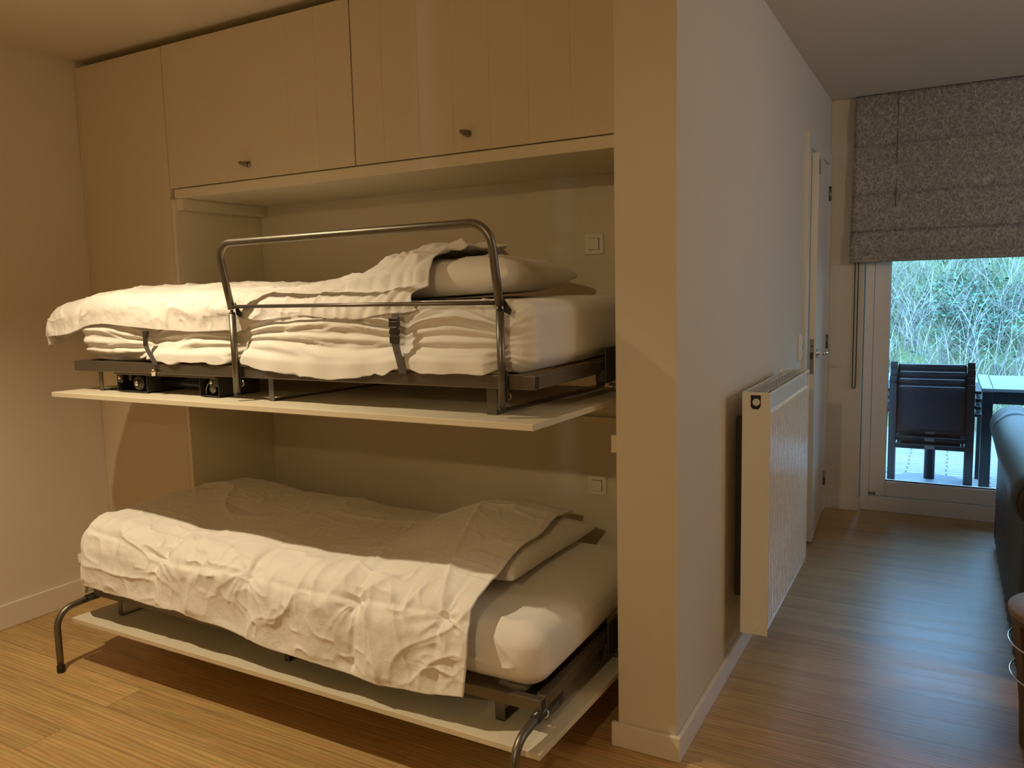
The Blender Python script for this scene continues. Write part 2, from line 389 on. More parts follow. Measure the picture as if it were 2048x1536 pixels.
def rbox(x0, x1, y0, y1, z0, z1, r, n):
    """rounded box, welded, res n=(nx,ny,nz): returns V,F and outward normals"""
    X = np.linspace(x0, x1, n[0]); Y = np.linspace(y0, y1, n[1]); Z = np.linspace(z0, z1, n[2])
    Vs = []; Fs = []; off = 0
    for ax, val, fl in ((2, z1, 0), (2, z0, 1), (1, y0, 0), (1, y1, 1), (0, x1, 0), (0, x0, 1)):
        A, B = {2: (X, Y), 1: (X, Z), 0: (Y, Z)}[ax]
        a, b = np.meshgrid(A, B, indexing='ij')
        P = {2: lambda: np.stack([a, b, a * 0 + val], 2), 1: lambda: np.stack([a, a * 0 + val, b], 2), 0: lambda: np.stack([a * 0 + val, a, b], 2)}[ax]()
        F = grid_faces(len(A), len(B), off); Fs.append(F[:, ::-1] if fl else F); Vs.append(P.reshape(-1, 3)); off += P.shape[0] * P.shape[1]
    V = np.concatenate(Vs); F = np.concatenate(Fs)
    K, inv = np.unique(np.round(V, 6), axis=0, return_inverse=True); inv = np.asarray(inv).ravel(); F = inv[F]; V = K
    r = np.array(r if not np.isscalar(r) else (r, r, r), float)
    c = np.array([(x0 + x1) / 2, (y0 + y1) / 2, (z0 + z1) / 2]); h = np.array([(x1 - x0) / 2, (y1 - y0) / 2, (z1 - z0) / 2])
    d = V - c; inner = np.clip(d, -(h - r), h - r); e = (d - inner) / r
    # map the cube shell corner to the ellipsoid corner
    m = np.max(np.abs(e), axis=1, keepdims=True); l = np.linalg.norm(e, axis=1, keepdims=True) + 1e-12
    e2 = e * m / l; V2 = c + inner + e2 * r
    N = e2 / r; N = N / (np.linalg.norm(N, axis=1, keepdims=True) + 1e-12)
    return V2, F, N

# ---------------------------------------------------------------- the room
XL, ZC = -3.107, 2.68
XR, YB = 3.6, -4.9
MB().box(XL - .1, XR + .1, YB - .1, 3.46, -.10, 0).build('floor', 'floor')['kind'] = 'structure'
MB().box(XL - .1, XR + .1, YB - .1, 3.46, ZC, ZC + .1).build('ceiling', 'ceiling')['kind'] = 'structure'
wl = MB(); wl.box(XL - .04, XL, YB, -3.418, 0, ZC).box(XL - .04, XL, -3.298, .79, 0, ZC).box(XL - .04, XL, -3.418, -3.298, 2.3, ZC)  # slit added to narrow the cool lamp's light to a strip
struct(wl.build('wall_left', 'wall'))
sr = MB(); sr.box(-5.6, XL - .04, -7.1, -7.0, -.1, 2.8).box(-5.7, -5.6, -7.1, -2.4, -.1, 2.8).box(-5.6, XL - .04, -2.5, -2.4, -.1, 2.8).box(-5.6, XL - .04, -7.0, -2.5, 2.7, 2.8).box(-5.6, XL - .04, -7.0, -2.5, -.1, 0).box(XL - .04, XL + .02, -7.1, -4.9, -.1, 2.8)
struct(sr.build('wall_slit_lamp_box', 'floor'))  # unseen box added round the slit lamp, keeps the sky out
struct(MB().box(XL, -.225, .6915, .79, 0, ZC).build('wall_niche', 'wall'))
wr = MB(); wr.box(XR, XR + .1, YB, 1.1, 0, ZC).box(XR, XR + .1, 2.9, 3.46, 0, ZC).box(XR, XR + .1, 1.1, 2.9, 0, 1.75).box(XR, XR + .1, 1.1, 2.9, 2.1, ZC)
struct(wr.build('wall_right', 'wall'))
struct(MB().box(XL, XR, YB - .1, YB, 0, ZC).build('wall_rear', 'wall'))
struct(MB().box(.315, XR, -3.05, -2.93, 0, ZC).build('wall_shadow_partition', 'wall'))  # unseen wall placed to give the hall lamp's light a shadow edge
wc = MB()   # wall between bunk niche and passage, with the door opening
wc.box(-.214, -.015, 0, 2.41, 0, ZC, .004).box(-.214, -.015, 3.16, 3.36, 0, ZC).box(-.214, -.015, 2.41, 3.16, 2.25, ZC)
struct(wc.build('wall_passage', 'wall'))
wf = MB(); wf.box(-.015, .203, 3.30, 3.46, 0, ZC, .003).box(2.3, XR, 3.30, 3.46, 0, ZC).box(.203, 2.3, 3.34, 3.46, 2.42, ZC)
struct(wf.build('wall_far', 'wall'))
struct(MB().box(-.40, -.30, 2.3, 3.3, 0, ZC).build('wall_behind_door', 'wall'))
# baseboards
struct(MB().box(XL, XL + .014, YB, .165, 0, .115, .003).build('baseboard_left', 'trim'))
b = MB(); b.box(-.232, .0, -.016, -.0005, 0, .083, .003).box(-.0145, .0, -.003, 2.26, 0, .083, .003)
struct(b.build('baseboard_passage', 'trim'))
b = MB(); b.box(-.014, .0, 3.255, 3.30, 0, .083, .002).box(-.014, .209, 3.285, 3.2995, 0, .083, .003).box(.2035, .209, 3.2990, 3.344, 0, .083, .001)
struct(b.build('baseboard_far', 'trim'))

# door with its frame
fr = MB()
fr.box(-.018, .006, 2.285, 2.345, 0, 2.335, .004).box(-.018, .0, 2.345, 2.415, 0, 2.275, .004)
fr.box(-.018, .0, 3.155, 3.25, 0, 2.275, .004).box(-.018, .003, 2.345, 3.25, 2.26, 2.335, .004)
fr.box(-.214, -.018, 2.405, 2.43, 0, 2.26, .002).box(-.214, -.018, 3.15, 3.175, 0, 2.26, .002).box(-.214, -.018, 2.405, 3.175, 2.24, 2.262, .002)
struct(fr.build('trim_1', 'trim'))
door = thing('door_1', None, None, (0, 3.15, 0)); del door['label']; del door['category']; door['kind'] = 'structure'
ang = math.radians(3.0)
def dpt(y, x, z):   # leaf coordinates: y from hinge (0) toward the handle (.71), x outward
    return (-.018 + x * math.cos(ang) + y * math.sin(ang), 3.14 - y * math.cos(ang) + x * math.sin(ang), z)
def dbox(mb, y0, y1, x0, x1, z0, z1, bev=.002):
    bm = bmesh.new(); bmesh.ops.create_cube(bm, size=1)
    for v in bm.verts: v.co = Vector(((v.co.x + .5) * (y1 - y0) + y0, (v.co.y + .5) * (x1 - x0) + x0, (v.co.z + .5) * (z1 - z0) + z0))
    bmesh.ops.bevel(bm, geom=list(bm.edges), offset=bev, segments=2, profile=.5, affect='EDGES')
    bm.verts.index_update(); mb.add([dpt(*v.co) for v in bm.verts], [[v.index for v in f.verts] for f in bm.faces]); bm.free(); return mb
leaf = dbox(MB(), 0, .712, -.02, .018, .012, 2.235, .003).build('door_leaf', 'trim', door)
dbox(MB(), .7105, .7135, -.012, .010, 1.00, 1.20, .0005).build('lock_plate', 'steel', leaf)
lb = dbox(MB(), .7125, .7165, -.008, .006, 1.085, 1.125, .001); dbox(lb, .7125, .715, -.005, .004, 1.155, 1.165, .001); lb.build('latch_bolt', 'dark', leaf)
hd = MB(); hd.tube([dpt(.65, .018, 1.115), dpt(.65, .026, 1.115)], .026, 20)
hd.tube([dpt(.65, .02, 1.115), dpt(.65, .055, 1.115), dpt(.645, .066, 1.115), dpt(.632, .071, 1.115), dpt(.53, .071, 1.112)], .0095, 12)
hd.build('door_handle', 'chrome', leaf)
for z in (.235, 1.14, 2.08):
    h = MB(); h.tube([(.004, 3.153, z - .045), (.004, 3.153, z + .045)], .009, 12).box(-.004, .002, 3.155, 3.185, z - .045, z + .045, .001)
    h.build('hinge', 'steel', door)
dbox(MB(), .65, .70, .0175, .0195, 2.12, 2.20, .0005).build('door_tab', 'oakdark', leaf)

# window (terrace door)
fw = MB()
fw.box(.2105, .262, 3.345, 3.45, 0, 2.42, .002).box(2.24, 2.299, 3.345, 3.45, 0, 2.42, .002).box(.262, 2.24, 3.345, 3.45, 0, .098, .002).box(.262, 2.24, 3.345, 3.45, 2.34, 2.42, .002)
win = fw.build('window_1', 'pvc'); win['kind'] = 'structure'
sw = MB(); x0, x1, z0, z1 = .264, 2.238, .101, 2.338
sw.box(x0, x0 + .094, 3.355, 3.435, z0, z1, .003).box(x1 - .094, x1, 3.355, 3.435, z0, z1, .003).box(x0 + .094, x1 - .094, 3.355, 3.435, z0, z0 + .10, .006).box(x0 + .094, x1 - .094, 3.355, 3.435, z1 - .1, z1, .003)
sash = sw.build('window_sash', 'pvc', win)
MB().box(x0 + .085, x1 - .085, 3.392, 3.402, z0 + .09, z1 - .09).build('window_glass', 'glass', sash)
g = MB(); g.box(x0 + .092, x1 - .092, 3.386, 3.391, z0 + .099, z0 + .106).box(x0 + .092, x0 + .096, 3.386, 3.391, z0 + .1, z1 - .1)
g.build('glazing_seal', 'dark', sash)
hh = MB(); hh.box(.258, .300, 3.343, 3.356, .112, .121, .002).tube([(.298, 3.346, .108), (.298, 3.346, .126)], .006, 10)
hh.build('corner_hinge', 'steel', sash)
struct(MB().box(.203, 2.3, 3.455, 3.58, -.05, .02, .004).build('trim_2', 'steel'))

f2 = MB(); f2.box(XR + .02, XR + .08, 1.1, 1.16, 1.75, 2.1, .003).box(XR + .02, XR + .08, 2.84, 2.9, 1.75, 2.1, .003).box(XR + .02, XR + .08, 1.16, 2.84, 1.75, 1.81, .003).box(XR + .02, XR + .08, 1.16, 2.84, 2.04, 2.1, .003)
w2 = f2.build('added_window', 'pvc'); w2['kind'] = 'structure'  # unseen window added to let more daylight onto the passage
MB().box(XR + .046, XR + .052, 1.12, 2.88, 1.77, 2.08).build('window_glass', 'glass', w2)

# ---------------------------------------------------------------- cupboards round the niche
YC, YN = .172, .69
SP = -2.435                         # inner face of the niche on the left
tc_ = thing('tall_cupboard', 'tall plain cream cupboard with one full-height door in the left corner', 'cupboard', (-2.78, .43, 0))
MB().box(XL + .004, SP, YC + .022, YN, .0, 2.645, .001).build('cupboard_body', 'board', tc_)
MB().box(XL + .030, -2.461, YC, YC + .019, .07, 2.642, .0015).build('cupboard_door', 'lacquer', tc_)
MB().box(XL + .003, XL + .026, YC + .002, YC + .021, 0, 2.645, .001).build('filler_strip', 'lacquer', tc_)
MB().box(XL + .026, SP, YC + .03, YC + .045, 0, .069, .001).build('plinth', 'lacquer', tc_)
oc = thing('overhead_cupboard', 'cream two-door overhead cupboard spanning above the upper bunk', 'cupboard', (-1.33, .43, 1.966))
MB().box(-2.434, -.2255, YC + .022, YN, 1.966, 2.645, .001).build('cupboard_body', 'board', oc)
MB().box(-2.434, -.2255, YC + .002, YC + .0215, 1.966, 2.008, .002).build('bottom_rail', 'board', oc)
def door_panel(x0, x1, grooves):
    mb = MB(); xs = [x0] + grooves + [x1]; g_ = .0016
    # one continuous front with shallow V grooves
    z0_, z1_ = 2.0125, 2.642; prof = [(x0, .019), (x0, 0)]
    for gx in grooves: prof += [(gx - g_, 0), (gx, .0014), (gx + g_, 0)]
    prof += [(x1, 0), (x1, .019)]
    vs = [(x, YC + y, z) for z in (z0_, z1_) for x, y in prof]; n = len(prof)
    fs = [(i, i + 1, n + i + 1, n + i) for i in range(n - 1)] + [(n - 1, 0, n, 2 * n - 1)]
    fs += [tuple(range(n))[::-1], tuple(range(n, 2 * n))]
    mb.add(vs, fs); return mb.build('cupboard_door', 'lacquer', oc)
gl = [-2.28, -2.13, -1.985, -1.845, -1.703, -1.547]
gr = [-1.217, -1.052, -.902, -.746, -.592, -.433]
for (x0, x1, gg, kx) in ((-2.456, -1.366, [gl[-2], gl[-1]], -1.945), (-1.359, -.281, gr, -.838)):
    d = door_panel(x0, x1, gg)
    k = MB(); k.lathe([(.013, 0), (.013, -.004), (.006, -.006), (.006, -.014), (.011, -.019), (.012, -.026), (.007, -.031), (.006, -.038), (.008, -.044), (.0075, -.052), (.004, -.056)], (kx, YC, 2.073), 'Y', 20)
    k.build('knob', 'nickel', d)
cl = MB(); cl.box(-2.4345, -2.389, YC + .01, YN - .001, 1.915, 1.9655, .002)
tag(cl.build('support_rail', 'board'), 'cream support rail under the overhead cupboard on the left niche wall', 'rail')
cl = MB(); cl.box(-.279, -.2255, YC + .01, YN - .001, 1.915, 1.9655, .002)
tag(cl.build('support_rail', 'board'), 'short cream support rail end below the overhead cupboard beside the pillar', 'rail')
sp = thing('niche_side_panel', 'cream side panel of the bunk niche at its left', 'panel', (-2.44, .2, 0))
MB().box(-2.4575, -2.4355, YC - .001, YC + .0215, .0, 1.963, .001).build('edge_strip', 'board', sp)
tag(MB().box(-.279, -.2255, .12, .165, .96, 1.02, .002).build('stop_block', 'board'), 'small cream stop block on the pillar side between the two bunks', 'block')
tag(MB().box(-2.43, -.2255, YN - .019, YN - .0005, .958, .982, .001).build('wall_batten', 'board'), 'thin cream batten along the niche wall between the bunks', 'batten')

def light_switch(x, z, label, ax='y', n=1):
    t = thing('light_switch', label, 'switch', (x, YN, z - .04), 'light switches in the bunk niche')
    p = MB(); p.box(x - .041, x + .041, YN - .009, YN - .0003, z - .041, z + .041, .0025); p.build('cover_plate', 'white', t)
    MB().box(x - .0235, x + .0235, YN - .0105, YN - .0085, z - .0235, z + .0235, .0003).build('shadow_frame', 'shadowgap', t)
    r = MB(); r.box(x - .0222, x + .0222, YN - .0145, YN - .0095, z - .0222, z + .0222, .0018); r.build('rocker', 'white', t)
light_switch(-.572, 1.690, 'white square light switch on the niche wall above the upper bunk')
light_switch(-.570, .690, 'white square light switch on the niche wall above the lower bunk')
t = thing('double_light_switch', 'white double light switch on the passage wall between radiator and door', 'switch', (-.015, 2.20, 1.095))
MB().box(-.0148, -.006, 2.16, 2.24, 1.097, 1.239, .003).build('cover_plate', 'white', t)
for z in (1.133, 1.204): MB().box(-.0075, .0, 2.176, 2.224, z - .023, z + .023, .002).build('rocker', 'white', t)

# ceiling spots (the lamps that light the room)
t = thing('ceiling_spotlight', 'small recessed ceiling spotlight above the bunks', 'lamp', (-1.9, -1.17, 2.66))
MB().lathe([(.045, 0), (.05, -.004), (.05, -.008), (.036, -.010), (.034, -.004), (.034, 0)], (-1.9, -1.17, 2.68)).build('bezel', 'white', t)
t = thing('hall_ceiling_lamp', 'ceiling lamp in the hall behind the opening', 'lamp', (.31, -3.95, 2.42))
MB().lathe([(.06, 0), (.06, -.03), (.015, -.035), (.012, -.20), (.03, -.22), (.03, -.24)], (.31, -3.95, 2.68)).build('lamp_body', 'white', t)

# ---------------------------------------------------------------- folding bunks
def bunk(name, label, z0, tilt, upper):
    """z0 = top of the front panel; frame hangs 0.079 above it"""
    root = thing(name, label, 'bunk bed', (-1.35, .02, z0 - .02), 'folding wall bunks')
    fz0, fz1 = z0 + .079, z0 + .119
    if not upper: fz0, fz1 = z0 + .068, z0 + .106
    X0, X1, Y0, Y1 = -2.405, -.300, -.388, .500
    # panel, slightly tilted toward the wall
    bm = bmesh.new(); bmesh.ops.create_cube(bm, size=1)
    px0, px1, py0, py1, th = -2.430, -.262, -.475, .44, .019
    for v in bm.verts: v.co = Vector(((v.co.x + .5) * (px1 - px0) + px0, (v.co.y + .5) * (py1 - py0) + py0, z0 - th + (v.co.z + .5) * th))
    bmesh.ops.bevel(bm, geom=list(bm.edges), offset=.0015, segments=2, profile=.5, affect='EDGES')
    for v in bm.verts: v.co.z -= (v.co.y - py0) * tilt
    bm.verts.index_update(); mb = MB(); mb.add([v.co for v in bm.verts], [[v.index for v in f.verts] for f in bm.faces]); bm.free()
    panel = mb.build('front_panel', 'board', root)
    zt = lambda y: z0 - (y - py0) * tilt
    # tube frame
    MB().box(X0, X1, Y0, Y0 + .03, fz0, fz1, .003).build('side_rail', 'metal', root)
    MB().box(X0, X1, Y1 - .03, Y1, fz0, fz1, .003).build('side_rail', 'metal', root)
    for xa_, xb_ in ((X0, X0 + .03), (X1 - .03, X1)):
        e = MB(); e.box(xa_, xb_, Y0 + .030, Y1 - .030, fz0, fz1, .003); er = e.build('end_rail', 'metal', root)
        if xa_ > -1:
            MB().box(X1 - .004, X1 + .0012, Y0 + .003, Y0 + .0275, fz0 + .003, fz1 - .003, .001).build('end_cap', 'dark', er)
    # slatted base
    for i in range(12):
        x = X0 + .12 + i * (X1 - X0 - .24) / 11
        MB().box(x - .028, x + .028, Y0 + .062, Y1 - .032, fz1 - .012, fz1 - .004, .002).build('slat', 'oak', root)
    # flat strap brackets standing on the panel
    for x in (-2.276, -1.336, -.455):
        s_ = MB(); w_ = .0115 if x < -.6 else .0165
        ya, yb = -.362, .46
        s_.box(x - w_, x + w_, ya, ya + .004, zt(ya) + .001, fz0 + .002, .001).box(x - w_, x + w_, yb - .004, yb, zt(yb) + .001, fz0 + .002, .001)
        s_.add([(x - w_, ya, zt(ya) + .0005), (x + w_, ya, zt(ya) + .0005), (x + w_, yb, zt(yb) + .0005), (x - w_, yb, zt(yb) + .0005),
                (x - w_, ya, zt(ya) + .006), (x + w_, ya, zt(ya) + .006), (x + w_, yb, zt(yb) + .006), (x - w_, yb, zt(yb) + .006)],
               [(0, 3, 2, 1), (4, 5, 6, 7), (0, 1, 5, 4), (1, 2, 6, 5), (2, 3, 7, 6), (3, 0, 4, 7)])
        st = s_.build('strap_bracket', 'metal', root)
        if x > -.6 and upper:
            for y in (-.16, .06, .26): MB().lathe([(.006, 0), (.006, .003), (.002, .004)], (x, y, zt(y) + .006), n=12).build('screw', 'nickel', st)
    # hinge plates at both ends and pivot bolt
    for s_, X in ((1, X1 + .006), (-1, X0 - .010)):
        h = MB(); h.box(X, X + .006, .105, .30, fz0 - .035, fz1 + (.045 if s_ > 0 else -.002), .002).box(X - .002 if s_ < 0 else X, X + (.024 if s_ > 0 else .008), .14, .27, fz0 - .045, fz0 - .038, .001)
        if s_ > 0: h.box(X - .030, X, .10, .135, fz0 - .03, fz0 + .01, .002)
        hp = h.build('hinge_plate', 'mech', root)
        if s_ > 0:
            bb = MB(); bb.lathe([(.004, .02), (.004, 0), (.010, 0), (.010, -.006), (.005, -.007), (.005, -.016)], (X + .014, .165, fz0 - .046), n=12).lathe([(.009, 0), (.009, .007)], (X + .014, .165, fz0 - .037), n=6, smooth=False)
            bb.build('pivot_bolt', 'zinc', hp)
    return root, zt, (X0, X1, Y0, Y1, fz0, fz1)

# lower bunk
lo, ztl, (X0, X1, Y0, Y1, F0, F1) = bunk('folding_bunk_bed', 'lower folding wall bunk on two bent tube legs near the floor', .211, .045, False)
for lx in (-2.435, -.312):
    pts = [(lx, Y0 + .10, F0 - .012), (lx, Y0 + .0, F0 - .013), (lx, -.455, F0 - .019)]
    r_ = .075; cy, cz = -.460, F0 - .019 - r_
    for i in range(1, 11):
        a = math.pi / 2 * i / 10
        pts.append((lx, cy - r_ * math.sin(a), cz + r_ * math.cos(a)))
    pts += [(lx, -.535, .10), (lx, -.535, .026)]
    leg = MB().tube(pts, .0132, 18).build('leg', 'tube', lo)
    MB().lathe([(.013, .030), (.0155, .028), (.0160, .006), (.014, 0)], (lx, -.535, 0), n=20).build('rubber_foot', 'dark', leg)
    MB().tube([(lx, Y0 + .12, F0 - .012), (lx, Y0 - .018, F0 - .013)], .0158, 16).build('sleeve', 'mech', leg)
    cp = MB(); cc = [(lx + .018 * math.cos(a), Y0 + .035, F0 - .014 + .018 * math.sin(a)) for a in np.linspace(-2.6, .5, 12)]
    cp.tube(cc, .0022, 8); cp.build('clip', 'white', leg)
# slotted side plate under the right end rail
pl = MB(); pl.box(X1 - .018, X1 - .012, Y0 + .06, Y1 - .12, F0 - .055, F0 + .002, .002)
plate = pl.build('slotted_plate', 'metal', lo)
for y in (-.245, .08): MB().box(X1 - .0125, X1 - .0105, y, y + .03, F0 - .045, F0 - .008, .0009).build('slot', 'dark', plate)

# upper bunk
up, ztu, (U0, U1, V0, V1, G0, G1) = bunk('folding_bunk_bed', 'upper folding wall bunk with a bent tube guard rail', 1.150, .012, True)
# lock housings and gas spring under the frame
def housing(xa_, xb_, yb):
    z0_, z1_ = 1.1515, G0 - .001; ya = -.368; h = MB()
    h.box(xa_, xa_ + .003, ya, yb, z0_, z1_, .0008).box(xb_ - .003, xb_, ya, yb, z0_, z1_, .0008).box(xa_, xb_, ya, yb, z0_, z0_ + .003, .0008).box(xa_, xb_, ya, yb, z1_ - .003, z1_, .0008)
    return h
h1 = housing(-2.166, -1.985, -.18); h1.box(-2.163, -2.128, -.369, -.366, 1.187, G0 - .003, .0006)
hs1 = h1.build('lock_housing', 'mech', up)
h2 = housing(-1.690, -1.590, -.175); h2.box(-1.632, -1.593, -.369, -.366, 1.190, G0 - .003, .0006)
hs2 = h2.build('lock_housing', 'mech', up)
MB().lathe([(.007, 0), (.007, -.006), (.003, -.008)], (-2.142, -.369, 1.207), 'Y', 14).build('bolt', 'zinc', hs1)
MB().lathe([(.007, 0), (.007, -.006), (.003, -.008)], (-1.622, -.369, 1.205), 'Y', 14).build('bolt', 'zinc', hs2)
a_ = MB(); a_.box(-2.10, -2.085, -.362, -.30, 1.195, 1.222, .001).lathe([(.030, .0), (.031, -.008), (.022, -.010), (.012, -.011), (.012, -.013)], (-2.045, -.352, 1.186), 'Y', 24).box(-2.06, -2.02, -.350, -.345, 1.156, 1.19, .001)
am = a_.build('catch_wheel', 'mech', hs1)
MB().lathe([(.010, 0), (.010, -.006), (.004, -.010)], (-2.045, -.366, 1.186), 'Y', 16).build('axle_cap', 'zinc', hs1)
c_ = MB(); c_.tube([(-1.652, -.350, 1.178), (-1.652, -.350, 1.200), (-1.664, -.350, 1.196), (-1.676, -.350, 1.178), (-1.676, -.350, 1.156)], .0035, 8).lathe([(.016, 0), (.017, -.012), (.010, -.014)], (-1.635, -.345, 1.178), 'Y', 18)
c_.build('latch_lever', 'steel', hs2)
MB().tube([(-1.985, -.285, 1.188), (-1.690, -.285, 1.180)], .018, 18).build('gas_spring', 'dark', up)
MB().box(-2.175, -1.60, -.372, -.355, G0 - .010, G0 - .0005, .001).build('mounting_strip', 'metal', up)
MB().lathe([(.009, .0), (.009, .012), (.011, .013), (.011, .022), (.006, .026)], (-1.900, -.397, G0 - .006), 'Z', 16).build('frame_bolt', 'zinc', up)

# guard rail
gr_ = .0115
PX = (-1.455, -.395)
YG = -.405
for x in PX:
    post = MB().tube([(x, YG, 1.176), (x, YG, 1.452)], gr_, 18).build('guard_post', 'tube', up)
    e = MB(); e.lathe([(gr_ + .0004, .006), (gr_ + .0004, 0), (.007, -.006)], (x, YG, 1.172), n=16); e.build('end_plug', 'dark', post)
    e = MB(); e.lathe([(.008, 0), (gr_ - .001, .001), (gr_ - .001, .004), (.005, .006), (.005, .012), (.010, .013)], (x, YG, 1.452), n=16); e.build('swivel', 'dark', post)
    e = MB(); e.tube([(x + .010, YG + .010, 1.20), (x + .022, YG + .012, 1.205), (x + .020, YG + .012, 1.222)], .003, 8); e.build('hook', 'nickel', post)
    e = MB(); e.box(x + .008, x + .015, YG + .006, YG + .010, 1.195, 1.285, .001); e.build('clamp', 'mech', post)
    vs = [(x + .002, 0, 1.490), (x + .030, 0, 1.452), (x + .024, 0, 1.440), (x + .006, 0, 1.448)]
    e = MB(); o_ = [(a, YG + .012, c) for a, b_, c in vs] + [(a, YG + .016, c) for a, b_, c in vs]
    e.add(o_, [(0, 1, 2, 3), (7, 6, 5, 4), (0, 4, 5, 1), (1, 5, 6, 2), (2, 6, 7, 3), (3, 7, 4, 0)])
    e.lathe([(.0045, 0), (.0045, -.004)], (x + .021, YG + .012, 1.452), 'Y', 12); e.build('hinge_lug', 'mech', post)
def gz(z): return YG - (z - 1.465) * .21     # the hoop leans out a little
zt_, rr = 1.688, .062
pts = [(PX[0], gz(1.468), 1.468), (PX[0], gz(1.55), 1.55)]
for i in range(9):
    a = math.pi - math.pi / 2 * i / 8; z = zt_ - rr + rr * math.sin(a); pts.append((PX[0] + rr + rr * math.cos(a), gz(z), z))
for i in range(9):
    a = math.pi / 2 - math.pi / 2 * i / 8; z = zt_ + .004 - rr + rr * math.sin(a); pts.append((PX[1] - rr + rr * math.cos(a), gz(z), z))
pts += [(PX[1], gz(1.55), 1.55), (PX[1], gz(1.466), 1.466)]
hoop = MB().tube(pts, gr_ + .0008, 20).build('guard_hoop', 'tube', up)
MB().tube([(PX[0], YG - .002, 1.476), (PX[1], YG - .002, 1.474)], .0062, 12).build('cross_bar', 'tube', hoop)

# ---------------------------------------------------------------- mattresses
def mattress(name, label, z0, z1, front_fn, x0=-2.372, x1=-.318, y0=-.362, y1=.520, group='bunk mattresses'):
    V, F, N = rbox(x0, x1, y0, y1, z0, z1, ((.075, .050, .050) if z1 > 1 else (.075, .060, .055)), (330, 120, 60))
    V = front_fn(V, N, z0, z1)
    return tag(np_mesh(name, V, F, 'sheet'), label, 'mattress', group)
straps = (-1.925, PX[0], -.757, PX[1])
def up_front(V, N, z0, z1):
    x, y, z = V[:, 0], V[:, 1], V[:, 2]
    fw_ = np.clip(-N[:, 1], 0, 1) ** .6
    # distance to nearest pinch and spread
    d = np.min([np.abs(x - s_) for s_ in straps], axis=0)
    seg = np.clip(d / .28, 0, 1); spread = .35 + .65 * seg ** .6
    zm = z0 + .075
    zz = (z - zm) / spread
    wob = .9 * vn(x * 3.1, zz * 10, 1) + .35 * vn(x * 9, zz * 22, 2)
    h = .0050 * np.sin(zz / .022 * np.pi + 1.7 * wob + x * 2.1)
    h += .0060 * (ridge(x * 2.0 + 2, zz * 34 + wob * 1.2, 3, 3) - .4) + .0040 * (ridge(x * 3.5 + 7, zz * 58 + wob * 2, 5, 2) - .5)
    h += .0035 * fbm(x * 12, z * 22, 4, 3)
    mid = 1 - np.exp(-(d / .05) ** 2)
    damp = np.where(x > PX[1] + .02, .25, 1.0)
    sideamp = .0035 * fbm(x * 6 + y * 5, z * 12, 6, 3)
    pinch = -.010 * np.exp(-(d / .035) ** 2) * (x < PX[1] + .3)
    bulge = .020 * np.sin(np.clip((z - z0) / (z1 - z0), 0, 1) * np.pi) * seg
    off = fw_ * (h * (.25 + mid) * damp + pinch + bulge * damp) + (1 - fw_) * sideamp
    off = off * (1 - .8 * sst(z, z0 + .13, z0 + .19) * sst(-x, .78, .85))
    V = V + N * off[:, None]
    sag = np.interp(x, [-2.4, -2.1, -1.90, -1.70, -1.52, -1.455, -1.40, -1.25, -1.05, -.88, -.79, -.74, -.60, -.46, -.40, -.3], [0, 0, -.004, -.010, -.004, 0, -.012, -.031, -.038, -.028, -.011, -.004, -.010, -.004, 0, 0])
    wz = sst(z0 + .095 - V[:, 2], 0, .092) * sst(-V[:, 1], .325, .340) * sst(-sag, 0, .006)
    wy = sst(wz, 0, .7); V[:, 1] = np.minimum(V[:, 1], V[:, 1] * (1 - wy) + (-.398 - .003 * np.sin(x * 38)) * wy); V[:, 2] += sag * wz
    # top softness
    topm = np.clip(N[:, 2], 0, 1)
    V[:, 2] += topm * (.006 * fbm(x * 3, y * 3, 5, 3))
    rip = np.exp(-((x + .47) / .06) ** 2) * topm * np.clip(-(y + .2) / .1, 0, 1)
    V[:, 2] += .006 * rip * np.sin(x * 160 + y * 40)
    return V
mu = mattress('mattress', 'white-sheeted mattress on the upper bunk', 1.2705, 1.484, up_front)
def lo_front(V, N, z0, z1):
    x, y, z = V[:, 0], V[:, 1], V[:, 2]
    side = np.clip(1 - np.abs(N[:, 2]), 0, 1)
    h = .004 * fbm(x * 5 + y * 4, z * 9, 2, 3) + .0065 * (ridge(x * 6 + z * 7, z * 11 - y * 6, 3, 4) - .3) * np.clip(-N[:, 1], 0, 1)
    bul = .014 * np.sin(np.clip((z - z0) / (z1 - z0), 0, 1) * np.pi)
    V = V + N * (side * (h + bul))[:, None]
    topm = np.clip(N[:, 2], 0, 1)
    V[:, 2] += topm * (.005 * fbm(x * 3, y * 3, 5, 3) + .006 * (ridge(x * 5 + y * 7, y * 4 - x * 6, 6, 5) - .2) * (y < -.05))
    return V
ml = mattress('mattress', 'white-sheeted mattress on the lower bunk', .3185, .508, lo_front)

